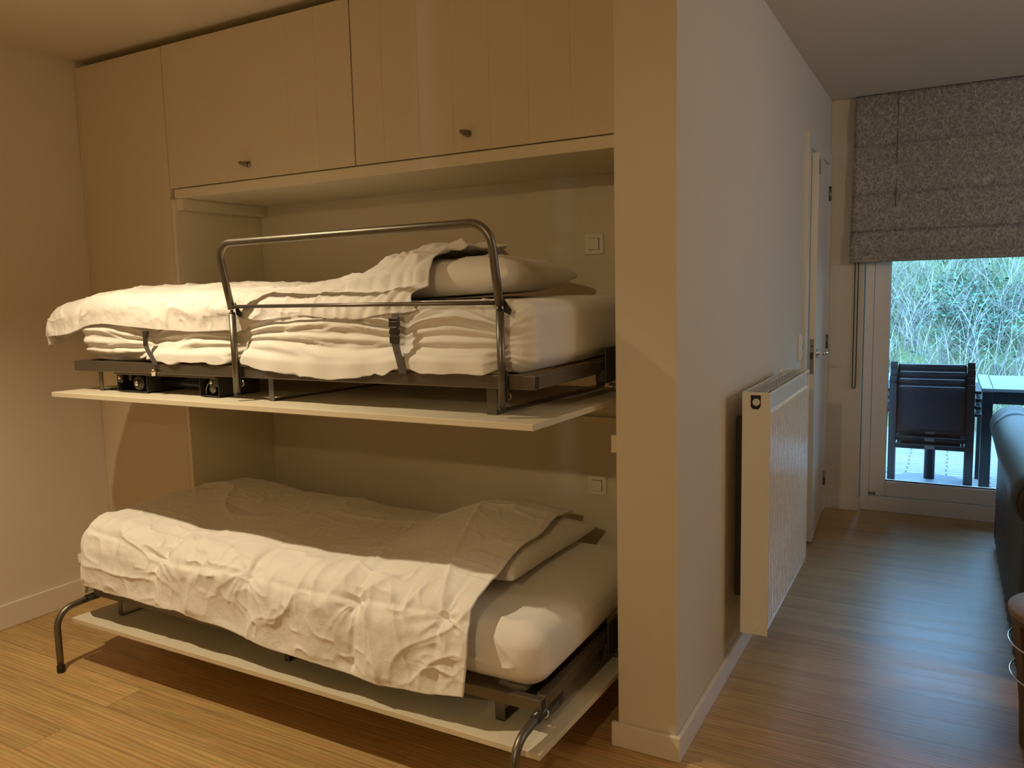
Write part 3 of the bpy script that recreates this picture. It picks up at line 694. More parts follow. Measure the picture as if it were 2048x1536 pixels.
# ---------------------------------------------------------------- straps round the upper mattress
def strap(x, ztop, name='mattress_strap', buckle=True):
    n = 26; P = []
    for i in range(n):
        t_ = i / (n - 1); z = ztop - (ztop - (G1 - .004)) * t_
        xx = x + .042 * sst(t_, .35, 1) * (1 if x < -1.5 else .55)
        yy = -.392 - .010 * math.sin(t_ * math.pi) - .004 - .006 * sst(t_, .5, 1)
        P.append((xx, yy, z))
    mb = MB(); wd = .0135
    vs = []
    for (a, b_, c) in P: vs += [(a - wd, b_, c), (a + wd, b_, c), (a + wd, b_ + .0018, c), (a - wd, b_ + .0018, c)]
    fs = []
    for i in range(n - 1):
        for k in range(4): fs.append((i * 4 + k, i * 4 + (k + 1) % 4, (i + 1) * 4 + (k + 1) % 4, (i + 1) * 4 + k))
    fs += [(3, 2, 1, 0), ((n - 1) * 4, (n - 1) * 4 + 1, (n - 1) * 4 + 2, (n - 1) * 4 + 3)]
    mb.add(vs, fs); s_ = mb.build(name, 'strap', up)
    if buckle:
        bk = MB(); zt2 = ztop - .012
        bk.box(x - .019, x + .019, -.407, -.398, zt2 - .030, zt2, .002).box(x - .013, x + .013, -.409, -.400, zt2 - .055, zt2 - .028, .002)
        bk.box(x - .019, x - .011, -.407, -.399, zt2 - .052, zt2 - .036, .002).box(x + .011, x + .019, -.407, -.399, zt2 - .052, zt2 - .036, .002)
        bk.box(x - .017, x + .017, -.408, -.399, zt2 - .078, zt2 - .054, .002).box(x - .018, x + .018, -.409, -.404, zt2 - .017, zt2 - .012, .001)
        bk.build('side_release_buckle', 'mech', s_)
        MB().lathe([(.005, 0), (.005, -.0015)], (x + .006, -.406, ztop - .115), 'Y', 14).build('snap_stud', 'nickel', s_)
    else:
        bk = MB(); bk.box(x - .015, x + .015, -.406, -.399, ztop - .014, ztop, .002).box(x - .011, x + .011, -.407, -.400, ztop - .056, ztop - .012, .002)
        bk.build('buckle_end', 'mech', s_)
strap(-1.925, 1.392, buckle=False)
strap(-.765, 1.447, buckle=True)

# ---------------------------------------------------------------- bedding
def puckers(a, b, sa, sb, amp=.012, w=.075):
    """gathers beside quilting seams: a,b sheet coordinates; sa seams at a=const, sb at b=const"""
    h = np.zeros_like(a)
    for i, s_ in enumerate(sa):
        s2 = s_ + .012 * vn(b * 6, b * 0 + i * 3.1, 2); d = a - s2
        dec = np.exp(-np.abs(d) / w)
        h += amp * dec * (ridge(b * 11 + np.abs(d) * 4.5 * np.clip(2.5 * vn(b * 2.3, b * 0 + i, 4), -1, 1), d * 3.0 + i * 7, 1 + i % 3, 3) - .42)
        h -= .007 * np.exp(-(d / .013) ** 2)
    for i, s_ in enumerate(sb):
        s2 = s_ + .012 * vn(a * 6, a * 0 + i * 3.1, 3); d = b - s2
        dec = np.exp(-np.abs(d) / w)
        h += amp * .9 * dec * (ridge(a * 10 + np.abs(d) * 4 * np.clip(2.5 * vn(a * 2.1, a * 0 + i, 5), -1, 1), d * 3.0 + i * 5, 4, 3) - .42)
        h -= .006 * np.exp(-(d / .013) ** 2)
    return h
def stars(a, b, pts, amp=.014, R=.16):
    h = np.zeros_like(a)
    for i, (p, q) in enumerate(pts):
        dx, dy = a - p, b - q; r = np.hypot(dx, dy) + 1e-6; th = np.arctan2(dy, dx)
        h += amp * np.exp(-(r / R) ** 1.3) * (1 - np.exp(-(r / .03) ** 2)) * (ridge((np.cos(th) + 2) * 2.0 + i * 3.3, (np.sin(th) + 2) * 2.0 + r * 2, 2, 2.5) - .4)
        h -= .010 * np.exp(-(r / .035) ** 2)
    return h

def fold_over(A, B, bx, by, rX, rY, zf, DX, DY):
    """wrap sheet coordinates over a slab: A,B sheet coords; top rectangle bx=(x0,x1), by=(y0,y1) (flat zone);
    left (x<x0) and front (y<y0) edges round over with radius r; zf(X,Y) height of the top. DX/DY = full length beyond edge (for corner rounding)"""
    ax = np.clip(A, bx[0], bx[1]); ay = np.clip(B, by[0], by[1])
    dx = A - ax; dy = B - ay
    n = np.hypot(dx, dy) + 1e-9
    tx, ty = np.abs(dx) / DX, np.abs(dy) / DY; cheb = np.maximum(tx, ty)
    wx = np.abs(dx) / n; wy = np.abs(dy) / n
    D = DX * wx ** 2 + DY * wy ** 2; dist = np.where(n > 1e-6, cheb * D, 0)
    r = rX * wx ** 2 + rY * wy ** 2 + 1e-6
    thn = np.minimum(dist / r, np.pi / 2)
    hor = r * np.sin(thn); drop = r * (1 - np.cos(thn)) + np.maximum(0, dist - r * np.pi / 2)
    X = ax + np.where(n > 1e-6, dx / n, 0) * hor; Y = ay + np.where(n > 1e-6, dy / n, 0) * hor
    return X, Y, zf(X, Y) - drop, dist, drop

def softmin(v_, lim, k=.006):
    d = np.clip((v_ - lim) / k, -40, 40); return lim + np.where(d < -30, v_ - lim, -k * np.log1p(np.exp(-d)) )
def softmax(v_, lim, k=.006): return -softmin(-v_, -lim, k)
def pillow_z(X, Y, cx, cy, z0, lx, ly, h, rot, tilt):
    cr, sr = math.cos(rot), math.sin(rot); dx, dy = X - cx, Y - cy; a = (dx * cr + dy * sr) / (lx * .57); b = (-dx * sr + dy * cr) / (ly * .57)
    p = np.clip(1 - np.abs(a) ** 2.6, 0, 1) ** .7 * np.clip(1 - np.abs(b) ** 2.8, 0, 1) ** .7
    return np.where(p > 0, z0 + .38 * h + (.62 * h + .012) * p + a * lx * .57 * tilt, 0)
PU = (-.76, .06, 1.496, .54, .58, .128, .06, .05); PL = (-.775, .19, .521, .52, .64, .118, -.03, 0)
# lower duvet -------------------------------------------------
nx, ny = 460, 400
u = np.linspace(0, 1, nx)[:, None] * np.ones((1, ny)); v = np.linspace(0, 1, ny)[None, :] * np.ones((nx, 1))
DXl = .285
A0 = -2.375 - DXl * sst(v, .25, .50) - .045
hemR = lambda v_: np.interp(v_, [0, .25, .55, .75, 1], [-.600, -.560, -.545, -.520, -.515]) + .006 * np.sin(v_ * 23)
A = A0 + (hemR(v) - A0) * u
dropF = np.interp(A, [-2.7, -2.40, -2.2, -1.95, -1.8, -1.5, -1.25, -1.0, -.85, -.65, -.5], [.262, .262, .276, .262, .250, .268, .282, .302, .306, .300, .28])
B = .505 - v * (.505 + .335 + dropF + .035)
def zf_lo(X, Y):
    z = .575 + .030 * np.sin(np.clip((Y + .40) / .9, 0, 1) * np.pi) 
    z = z + .028 * sst(X, -1.15, -.80) * sst(Y, -.42, -.15) * (1 - .55 * sst(Y, .25, .5))
    z = z + .030 * sst(-X, 1.75, 2.2) - .07 * sst(Y, .40, .51) + .012 * fbm(X * 2.2, Y * 2.2, 1, 3) 
    z = z - .022 * np.exp(-((X + 1.30) / .18) ** 2)
    return z
X, Y, Z, dist, drop = fold_over(A, B, (-2.33, 9), (-.335, 9), .095, .108, zf_lo, DXl + .045, dropF + .035)
mk = sst(.045 - drop, 0, .035); Z = softmax(Z, pillow_z(X, Y, *PL) + .024 - .35 * (1 - mk), .010)
P = np.stack([X, Y, Z], 2)
N = grid_normals(P); N = np.where((N[..., 2:3].mean() < 0), -N, N)
sa = (-1.93, -1.45, -.965, -.62); sb = (-.43, .02)
a2 = A + .02 * fbm(A * 3, B * 3, 6, 2); b2 = B + .02 * fbm(A * 3 + 9, B * 3, 7, 2)
front = sst(-B, .20, .42)
onleft = sst(-A, 2.30, 2.42)
side = np.maximum(front, onleft)
h = puckers(a2, b2, sa, sb, amp=.0125) * (.35 + .65 * side)
h += stars(a2, b2, [(s_, -.43) for s_ in sa], .014, .14) * (.3 + .7 * side)
cell = np.ones_like(a2)
for s_ in sa: cell = cell * (1 - .8 * np.exp(-((a2 - s_) / .07) ** 2))
h += .020 * (cell - .5) * (.4 + .6 * side)
crum = (ridge(a2 * 7 + 1.3 * vn(a2 * 3, b2 * 3, 1), b2 * 6 + 1.3 * vn(a2 * 3, b2 * 3 + 7, 2), 3, 4) - .25) * .012
crum += (ridge(a2 * 15 + vn(a2 * 6, b2 * 6, 2), b2 * 13 + vn(a2 * 6 + 5, b2 * 6, 1), 5, 3) - .3) * .0075
crum += fbm(a2 * 30, b2 * 30, 2, 3) * .002
h += crum * (.40 + .75 * side)
h += .011 * fbm(a2 * 2.6, b2 * 3.4, 5, 3)
# long soft creases across the top and at the turned part near the pillow
h += .012 * (ridge(A * 2.2 + B * 1.5, B * 3.2 - A * .8, 6, 4) - .3) * (1 - side)
h += .014 * (ridge(A * 7 + B * 2.5, B * 1.6, 4, 5) - .2) * np.exp(-((A + .85) / .30) ** 2)
vf = side * sst(drop, .03, .20) * .009 * np.sin(A * 2 * np.pi / .24 + 2.2 * vn(A * 2.5, A * 0, 3)) * np.clip(-N[..., 1], 0, 1)
h += vf
edge = np.minimum(np.minimum(u * 4.0, (1 - u) * 4.0), np.minimum(v * 4, (1 - v) * 4)); ef = sst(edge, 0, .10)
corner = sst(-A, 2.33, 2.40) * sst(-B, .335, .40); h = h * (1 - .45 * corner)
h = h * (1 - .38 * sst(drop, .05, .12)); P[..., 1] -= .13 * np.maximum(drop - .06, 0) * sst(-B, .40, .46)
h = h * (.45 + .55 * ef)
h = h - .5 * np.clip(-h - .010, 0, 1)
P = P + N * h[..., None]
P[..., 2] = np.maximum(P[..., 2], .262)
th = .016 * (.35 + .65 * ef)
fr_ = sst(drop, .05, .14) * sst(-B, .36, .44)
P[..., 1] = np.where(fr_ > .5, softmin(P[..., 1], -.412), P[..., 1])
mk = sst(.045 - drop, 0, .035)
P[..., 2] = softmax(P[..., 2], np.maximum(.526, pillow_z(P[..., 0], P[..., 1], *PL)) + th + .004 - .35 * (1 - mk), .004)
P[..., 0] = softmax(P[..., 0], -2.432, .003)
lim_ = sst(P[..., 1], -.01, .10); P[..., 0] = np.where(lim_ > 0, softmax(P[..., 0], -2.408 - .4 * (1 - lim_), .004), P[..., 0])
tag(thick_sheet('duvet', P, th, 'duvet'), 'white quilted duvet draped down the front of the lower bunk', 'duvet', 'duvets on the bunks')

# upper duvet -------------------------------------------------
nx, ny = 460, 330
u = np.linspace(0, 1, nx)[:, None] * np.ones((1, ny)); v = np.linspace(0, 1, ny)[None, :] * np.ones((nx, 1))
DXu = .10
A0 = -2.44 - .29 * sst(v, .34, .56)
hemR = lambda v_: np.interp(v_, [0, .25, .45, .65, .8, .93, 1], [-.80, -.745, -.66, -.70, -.735, -.74, -.70])
A = A0 + (hemR(v) - A0) * u + .010 * np.sin(v * 31) * (u > .9) * (u - .9) * 10
# how far the front edge reaches: hangs at the left, lies back on the mattress at the right
over = np.interp(A, [-2.7, -2.42, -2.2, -1.7, -1.47, -1.42, -1.30, -1.1, -.9, -.75, -.6], [.17, .17, .165, .180, .172, .135, .105, .110, .100, .090, .06])
B = .50 - v * (.50 + .312 + over)
bumpx = lambda X: np.interp(X, [-2.7, -1.60, -1.42, -1.27, -1.12, -.97, -.84, -.74, -.6], [0, 0, .004, .022, .050, .078, .094, .084, .060])
def zf_up(X, Y):
    z = 1.521 + .016 * np.sin(np.clip((Y + .40) / .9, 0, 1) * np.pi)
    z = z + bumpx(X) * (sst(Y, -.32, .04)) * (1 - .35 * sst(Y, .38, .5))
    z = z + .026 * np.exp(-((X + 1.90) / .35) ** 2) * sst(Y, -.40, -.15)
    z = z - .055 * sst(Y, .40, .50) + .008 * fbm(X * 2.6, Y * 2.6, 3, 3)
    z = z + .012 * np.exp(-((X + 2.2) / .2) ** 2)
    z = z - .010 * sst(X, -1.5, -1.3) * sst(-Y, .18, .36)
    return z
X, Y, Z, dist, drop = fold_over(A, B, (-2.485, 9), (np.interp(A, [-1.50, -1.44], [-.322, -.300]), 9), .125, .070, zf_up, .245, .19)
mk = sst(.020 - drop, 0, .018) * sst(X, -2.44, -2.36); Z = softmax(Z, pillow_z(X, Y, *PU) + .024 - .35 * (1 - mk), .010)
P = np.stack([X, Y, Z], 2)
N = grid_normals(P); N = np.where((N[..., 2:3].mean() < 0), -N, N)
P[..., 2] -= .030 * sst(-A, 2.25, 2.5)
a2 = A + .02 * fbm(A * 3, B * 3, 1, 2); b2 = B + .02 * fbm(A * 3 + 9, B * 3, 2, 2)
h = puckers(a2, b2, (-2.35, -1.87, -1.40), (-.12, .25), amp=.010) * .7
# rumpled, bunched folds toward the pillow
bun = sst(A, -1.35, -.85)
gw = A - .22 * B + .020 * vn(a2 * 5, b2 * 4, 3) + .008 * vn(a2 * 14, b2 * 11, 5)
gath = np.abs(np.sin(np.pi * gw / .046)) ** .8 - .6
h += gath * .0145 * sst(A, -1.05, -.88) * (.6 + .4 * vn(a2 * 6, b2 * 5 + 3, 2))
h += (ridge(a2 * 6 - b2 * 5, b2 * 5 + a2 * 3, 2, 4) - .25) * .020 * bun
h += (ridge(a2 * 3.4 + b2 * 7, b2 * 4 - a2 * 2.6, 6, 4) - .25) * .014 * sst(A, -1.6, -1.2)
crum = (ridge(a2 * 8 + 1.2 * vn(a2 * 3, b2 * 3, 1), b2 * 7 + 1.2 * vn(a2 * 3, b2 * 3 + 7, 2), 4, 4) - .25) * .009
crum += (ridge(a2 * 17 + vn(a2 * 6, b2 * 6, 2), b2 * 15 + vn(a2 * 6 + 5, b2 * 6, 1), 6, 3) - .3) * .0045
h += crum + fbm(a2 * 32, b2 * 32, 3, 3) * .0018 + .012 * fbm(a2 * 2.6, b2 * 3.4, 7, 3)
# small gathers along the front hem
fe = np.exp(-((1 - v) / .05) ** 2)
h += fe * .006 * (ridge(a2 * 24, b2 * 3, 1, 2) - .4)
edge = np.minimum(np.minimum(u * 4.0, (1 - u) * 5.0), np.minimum(v * 4, (1 - v) * 3.0)); ef = sst(edge, 0, .12)
h = h * (.5 + .5 * ef)
P = P + N * h[..., None]
floorz = 1.4925
th = np.interp(A, [-2.7, -2.48, -2.36, -1.4, -1.2, -.6], [.046, .042, .026, .022, .014, .010]) * (.35 + .65 * ef)
th = th * (1 - .35 * sst(-B, .33, .40) * (A > -2.36))
ymin = np.where(P[..., 0] < PX[0] - .02, -.388 - .042 * (1 - np.exp(-((P[..., 0] - PX[0]) / .09) ** 2)), -.388)
P[..., 1] = softmax(P[..., 1], ymin, .004)
wave = .010 * np.sin(A * 9) + .006 * np.sin(A * 21)
P[..., 2] += fe * wave * (A > -1.4)
mk = sst(.020 - drop, 0, .018) * sst(P[..., 0], -2.44, -2.36)
P[..., 2] = softmax(P[..., 2], np.maximum(1.494, pillow_z(P[..., 0], P[..., 1], *PU)) + th + .004 - .35 * (1 - mk), .004)
lim_ = sst(P[..., 1], -.03, .09); P[..., 0] = np.where(lim_ > 0, softmax(P[..., 0], -2.40 - .5 * (1 - lim_), .004), P[..., 0])
sm_ = sst(A, -1.2, -1.0)[..., None] * .5
for _ in range(3):
    Q_ = P.copy(); Q_[1:-1, 1:-1] = (P[2:, 1:-1] + P[:-2, 1:-1] + P[1:-1, 2:] + P[1:-1, :-2]) / 4; P = P * (1 - sm_) + Q_ * sm_
tag(thick_sheet('duvet', P, th, 'duvet'), 'white quilted duvet crumpled on the upper bunk behind the guard rail', 'duvet', 'duvets on the bunks')

# pillows -----------------------------------------------------
def pillow(label, cx, cy, z0, lx, ly, h, rot=0, tilt=0, seed=1, ears=.03):
    n = 90; g_ = np.linspace(-1, 1, n); a, b_ = np.meshgrid(g_, g_, indexing='ij')
    # edges bowed inwards, corners pointed
    fx = 1 - ears * 1.6 * (1 - b_ ** 2) ** 1; fy = 1 - ears * 1.6 * (1 - a ** 2)
    X = a * lx / 2 * (1 - .07 * (1 - b_ ** 2) + .02 * b_ ** 8); Y = b_ * ly / 2 * (1 - .05 * (1 - a ** 2) + .02 * a ** 8)
    prof = (1 - np.abs(a) ** 2.6) ** .38 * (1 - np.abs(b_) ** 2.8) ** .38
    wr = .010 * fbm(a * 3 + seed, b_ * 3, seed, 3) + .007 * (ridge(a * 3 + b_ * 2 + seed, b_ * 2.4 - a * 1.5, seed, 4) - .3)
    T = h * .62 * prof + wr * prof; Bt = -h * .38 * np.minimum(prof * 1.3, 1)
    out = []
    cr, sr = math.cos(rot), math.sin(rot)
    for Zs in (T, Bt):
        Zq = Zs + .38 * h + X * tilt
        out.append(np.stack([cx + X * cr - Y * sr, cy + X * sr + Y * cr, z0 + Zq], 2))
    V = np.concatenate([o.reshape(-1, 3) for o in out]); F = np.concatenate([grid_faces(n, n), grid_faces(n, n, n * n)[:, ::-1]])
    K, inv = np.unique(np.round(V, 6), axis=0, return_inverse=True); inv = np.asarray(inv).ravel()
    ob = np_mesh('pillow', K, inv[F], 'pillow')
    bm = bmesh.new(); bm.from_mesh(ob.data); bmesh.ops.recalc_face_normals(bm, faces=bm.faces); bm.to_mesh(ob.data); bm.free()
    return tag(ob, label, 'pillow', 'pillows on the bunks')
pillow('white pillow half covered by the crumpled duvet on the upper bunk', *PU, seed=2)
pillow('white pillow tucked under the duvet on the lower bunk', *PL, seed=4)

# ---------------------------------------------------------------- radiator on the passage wall
rad = thing('radiator', 'tall white ribbed panel radiator hanging on the passage wall', 'radiator', (.09, 1.05, .20))
RX0, RX1, RY0, RY1, RZ0, RZ1 = .045, .145, .60, 1.50, .20, 1.12
def ribbed(x, sgn):
    n = 27; pit = (RY1 - RY0 - .03) / n; prof = [(RY0 + .004, 0.)]
    y = RY0 + .015
    for i in range(n): prof += [(y, 0), (y + pit * .18, .009), (y + pit * .60, .009), (y + pit * .82, 0)]; y += pit
    prof.append((RY1 - .004, 0))
    zs = [RZ0 + .004, RZ0 + .030, RZ0 + .038, RZ1 - .078, RZ1 - .070, RZ1 - .012]; amp = [0, 0, 1, 1, 0, 0]
    vs = [(x + sgn * (-.009 + d * a_), y, z) for z, a_ in zip(zs, amp) for y, d in prof]; m_ = len(prof)
    fs = [(j * m_ + i, j * m_ + i + 1, (j + 1) * m_ + i + 1, (j + 1) * m_ + i) for j in range(5) for i in range(m_ - 1)]
    mb = MB(); mb.add(vs, fs, False); return mb
fp = ribbed(RX1, 1); fp.box(RX1 - .018, RX1 - .0095, RY0 + .003, RY1 - .003, RZ0 + .003, RZ1 - .012); fp.build('front_panel', 'radiator', rad, recalc=False)
MB().box(RX0, RX0 + .012, RY0 + .003, RY1 - .003, RZ0 + .004, RZ1 - .03, .003).build('rear_panel', 'radiator', rad)
sp_ = MB()
# side cover with a slot at the top, built of four plates round the opening
sp_.box(RX0, RX1, RY0, RY0 + .0025, RZ0 + (.018 if 0 else 0), RZ1 - .062, .001).box(RX0, RX0 + .030, RY0, RY0 + .0025, RZ1 - .064, RZ1 - .010, .0005).box(RX1 - .034, RX1, RY0, RY0 + .0025, RZ1 - .064, RZ1 - .010, .0005)
# rounded bottom of the slot
cx_, cz_, r_ = (RX0 + .030 + RX1 - .034) / 2, RZ1 - .046, (RX1 - .034 - RX0 - .030) / 2
vs = []; k_ = 12
for i in range(k_ + 1):
    a = math.pi + math.pi * i / k_; vs.append((cx_ + r_ * math.cos(a), RY0, cz_ + r_ * math.sin(a)))
for i in range(k_ + 1):
    t_ = i / k_; vs.append((cx_ - r_ + 2 * r_ * t_, RY0, RZ1 - .064))
sp_.add(vs, [(i, i + 1, k_ + 2 + i, k_ + 1 + i) for i in range(k_)])
side_ = sp_.build('side_cover', 'radiator', rad)
MB().lathe([(.013, 0), (.013, -.006), (.007, -.008), (.007, -.0025)], (cx_ + .002, RY0 + .004, RZ1 - .036), 'Y', 24).build('bleed_valve', 'white', rad)
MB().box(cx_ - .016, cx_ + .016, RY0 + .0085, RY0 + .0115, RZ1 - .070, RZ1 - .012).build('valve_recess', 'dark', rad)
MB().box(RX0, RX1, RY1 - .0025, RY1, RZ0, RZ1 - .010, .001).build('side_cover', 'radiator', rad)
MB().lathe([(.017, 0), (.017, -.0015), (.012, -.002)], (RX0 + .052, RY0, RZ0 + .030), 'Y', 24).build('blanking_cap', 'radiator', rad)
tg = MB()
tg.box(RX0, RX1, RY0 - .0006, RY0 + .004, RZ1 - .010, RZ1 + .000, .001).box(RX1 - .013, RX1, RY0, RY1, RZ1 - .010, RZ1 - .003, .002).box(RX0, RX0 + .004, RY0, RY1, RZ1 - .010, RZ1, .001).box(RX0, RX1, RY1 - .004, RY1, RZ1 - .010, RZ1, .001)
for i in range(7): xx = RX0 + .0095 + i * .0115; tg.box(xx, xx + .0035, RY0 + .004, RY1 - .004, RZ1 - .0022, RZ1 - .0008)
for i in range(14): yy = RY0 + .03 + i * (RY1 - RY0 - .06) / 13; tg.box(RX0 + .004, RX1 - .013, yy - .001, yy + .001, RZ1 - .0032, RZ1 - .0023)
tg.build('top_grille', 'radiator', rad)
MB().box(RX0 + .014, RX1 - .016, RY0 + .015, RY1 - .015, RZ0 + .02, RZ1 - .016).build('convector_core', 'dark', rad)  # black core: shade between the grille slats put into its colour
for y in (.78, 1.32):
    MB().box(-.0145, RX0 + .001, y - .018, y + .018, RZ0 + .08, RZ1 - .12, .002).build('wall_bracket', 'mech', rad)
MB().tube([(.02, 1.475, RZ1 + .004), (.02, 1.475, RZ1 - .05)], .010, 12).build('valve_stem', 'white', rad)

# ---------------------------------------------------------------- roman blind
bl = thing('roman_blind', 'grey-brown crackle-patterned roman blind half lowered over the terrace door', 'blind', (1.3, 3.25, 1.64))
BX0, BX1 = .130, 2.42
nz_, nxx = 170, 90
segs = [(2.672, 2.372), (2.372, 2.066), (2.066, 1.832)]
prof = [(3.262, 2.672)]
for a_, b_ in segs:
    for i in range(1, 15):
        t_ = i / 14; prof.append((3.262 - .010 * math.sin(t_ * math.pi * .9) - .004 * t_, a_ + (b_ - a_) * t_))
    prof += [(3.270, b_ - .003), (3.262, b_ - .009)]
prof += [(3.240, 1.828), (3.236, 1.80), (3.236, 1.74), (3.238, 1.694), (3.246, 1.690), (3.240, 1.684), (3.240, 1.664), (3.244, 1.661), (3.240, 1.656), (3.241, 1.645), (3.262, 1.643), (3.268, 1.70), (3.270, 1.80)]
xs = np.linspace(BX0, BX1, nxx); PP = np.zeros((nxx, len(prof), 3))
for i, x in enumerate(xs):
    for j, (y, z) in enumerate(prof):
        PP[i, j] = (x - (.012 * sst(2.6 - z, 0, 1.0) if i == 0 else 0), y + .003 * math.sin(x * 3 + z * 2), z + (.004 * math.sin(x * 2.5) if z > 1.70 else 0))
thick_sheet('fabric', PP, .002, 'blind', bl)
MB().box(BX0, BX1, 3.275, 3.298, 2.655, 2.6795, .001).build('headrail', 'mech', bl)  # dark colour stands in for shade in the gap above the fabric
for x in (.378, 1.30): MB().box(x - .0016, x + .0016, 3.2462, 3.2500, 1.835, 2.668, .0005).build('seam', 'seam', bl)
co = MB(); co.tube([(.150, 3.285, 1.70), (.150, 3.285, .85), (.152, 3.285, .828), (.160, 3.285, .822), (.168, 3.285, .828), (.170, 3.285, .85), (.170, 3.285, 1.70)], .0028, 8)
co.build('pull_cord', 'sling', bl)

# ---------------------------------------------------------------- sofa at the right edge
sofa = thing('leather_sofa', 'blue-grey leather sofa standing with its rolled back toward the passage', 'sofa', (1.45, 1.95, 0))
def roll(y0, y1, name, r=.112, cx=1.032, cz=.700):
    n, k = 40, 36; vs = []; g_ = np.linspace(0, 1, n)
    for t_ in g_:
        e = min(t_, 1 - t_) * (y1 - y0); rr_ = r * (1 - .16 * (1 - min(e / .07, 1)) ** 2.2)
        for j in range(k):
            a = 2 * math.pi * j / k
            q = 1 + .03 * math.sin(3 * a + 8 * t_) * .3
            vs.append((cx + rr_ * 1.02 * math.cos(a) * q, y0 + (y1 - y0) * t_, cz + rr_ * math.sin(a) * q + (.020 * math.cos(a) * -1 if 0 else 0)))
    fs = [(i * k + j, i * k + (j + 1) % k, (i + 1) * k + (j + 1) % k, (i + 1) * k + j) for i in range(n - 1) for j in range(k)]
    mb = MB(); mb.add(vs, fs, True); o_ = len(mb.v) - k
    mb.f += [tuple(range(k))[::-1], tuple(range(o_, o_ + k))]; mb.sm += [False, False]; mb.mi += [0, 0]
    return mb.build(name, 'leather', sofa)
roll(1.02, 2.545, 'back_cushion'); roll(2.553, 2.90, 'back_cushion')
MB().lathe([(.088, .002), (.092, -.006), (.080, -.012), (.02, -.014)], (1.032, 1.018, .700), 'Y', 36).build('shaded_end', 'leathershade', sofa)  # end of the roll, its shade painted as a darker disc
bk = MB()
V, F, N = rbox(.966, 1.13, 1.04, 2.89, .045, .66, (.03, .03, .02), (10, 240, 40))
V[:, 0] -= np.where(V[:, 0] < 1.0, .006 * np.sin(V[:, 1] * 2 * np.pi / .115 + .6 * vn(V[:, 2] * 3, V[:, 1] * 2, 2)) * (.4 + .6 * sst(.7 - V[:, 2], .05, .5)), 0)
np_mesh('back_panel', V, F, 'leather', sofa)
def soft(name, x0, x1, y0, y1, z0, z1, r, mm='leather', n=(24, 24, 12)):
    V, F, N = rbox(x0, x1, y0, y1, z0, z1, r, n); V = V + N * (.006 * fbm(V[:, 0] * 5, V[:, 1] * 5 + V[:, 2] * 4, 3, 2))[:, None]
    return np_mesh(name, V, F, mm, sofa)
soft('seat_base', 1.14, 1.86, 1.04, 2.89, .06, .30, .03)
soft('seat_cushion', 1.15, 1.84, 1.20, 1.95, .31, .46, .05); soft('seat_cushion', 1.15, 1.84, 1.97, 2.72, .31, .46, .05)
soft('arm', 1.15, 1.88, 2.74, 2.90, .31, .62, .05); soft('arm', 1.15, 1.88, 1.03, 1.18, .31, .62, .05)
for x, y in ((1.01, 1.10), (1.01, 2.83), (1.80, 1.10), (1.80, 2.83)):
    MB().lathe([(.018, 0), (.024, .012), (.026, .062)], (x, y, 0), n=20).build('leg', 'dark', sofa)

# ---------------------------------------------------------------- side table with chrome hoops
st = thing('side_table', 'round oak-topped side table with chrome hoops beside the sofa', 'side table', (1.105, .62, 0))
MB().lathe([(.185, .432), (.203, .436), (.205, .442), (.205, .452), (.202, .456), (.0, .456)], (1.105, .62, 0), n=64).build('table_top', 'oak', st)
MB().lathe([(.190, .418), (.197, .418), (.197, .4315), (.190, .4315)], (1.105, .62, 0), n=64).build('top_edge', 'oakdark', st)
for i in range(6):
    a = math.radians(20 + 60 * i); ca, sa_ = math.cos(a), math.sin(a)
    l = MB(); vs = []
    for z, rr_ in ((0, .150), (.15, .158), (.418, .186)):
        for s1, s2 in ((-1, -1), (1, -1), (1, 1), (-1, 1)):
            q, t_ = rr_ + s1 * .009, s2 * .022
            vs.append((1.105 + q * ca - t_ * sa_, .62 + q * sa_ + t_ * ca, z))
    fs = [(3, 2, 1, 0), (8, 9, 10, 11)] + [(r0 + k, r0 + (k + 1) % 4, r0 + 4 + (k + 1) % 4, r0 + 4 + k) for r0 in (0, 4) for k in range(4)]
    l.add(vs, fs); l.build('leg', 'oakdark', st)
for z, rr_ in ((.345, .1995), (.235, .191)):
    pts = [(1.105 + rr_ * math.cos(a), .62 + rr_ * math.sin(a), z) for a in np.linspace(0, 2 * math.pi, 61)]
    MB().tube(pts, .0032, 8, cap=False).build('chrome_hoop', 'chrome', st)
MB().lathe([(.14, .05), (.145, .055), (.145, .065), (.0, .067)], (1.105, .62, 0), n=48).build('lower_shelf', 'oakdark', st)

# ---------------------------------------------------------------- terrace
ZT = -.12
struct(MB().box(-6, 9, 3.46, 7.6, ZT - .10, ZT).build('terrace_ground', 'paver'))

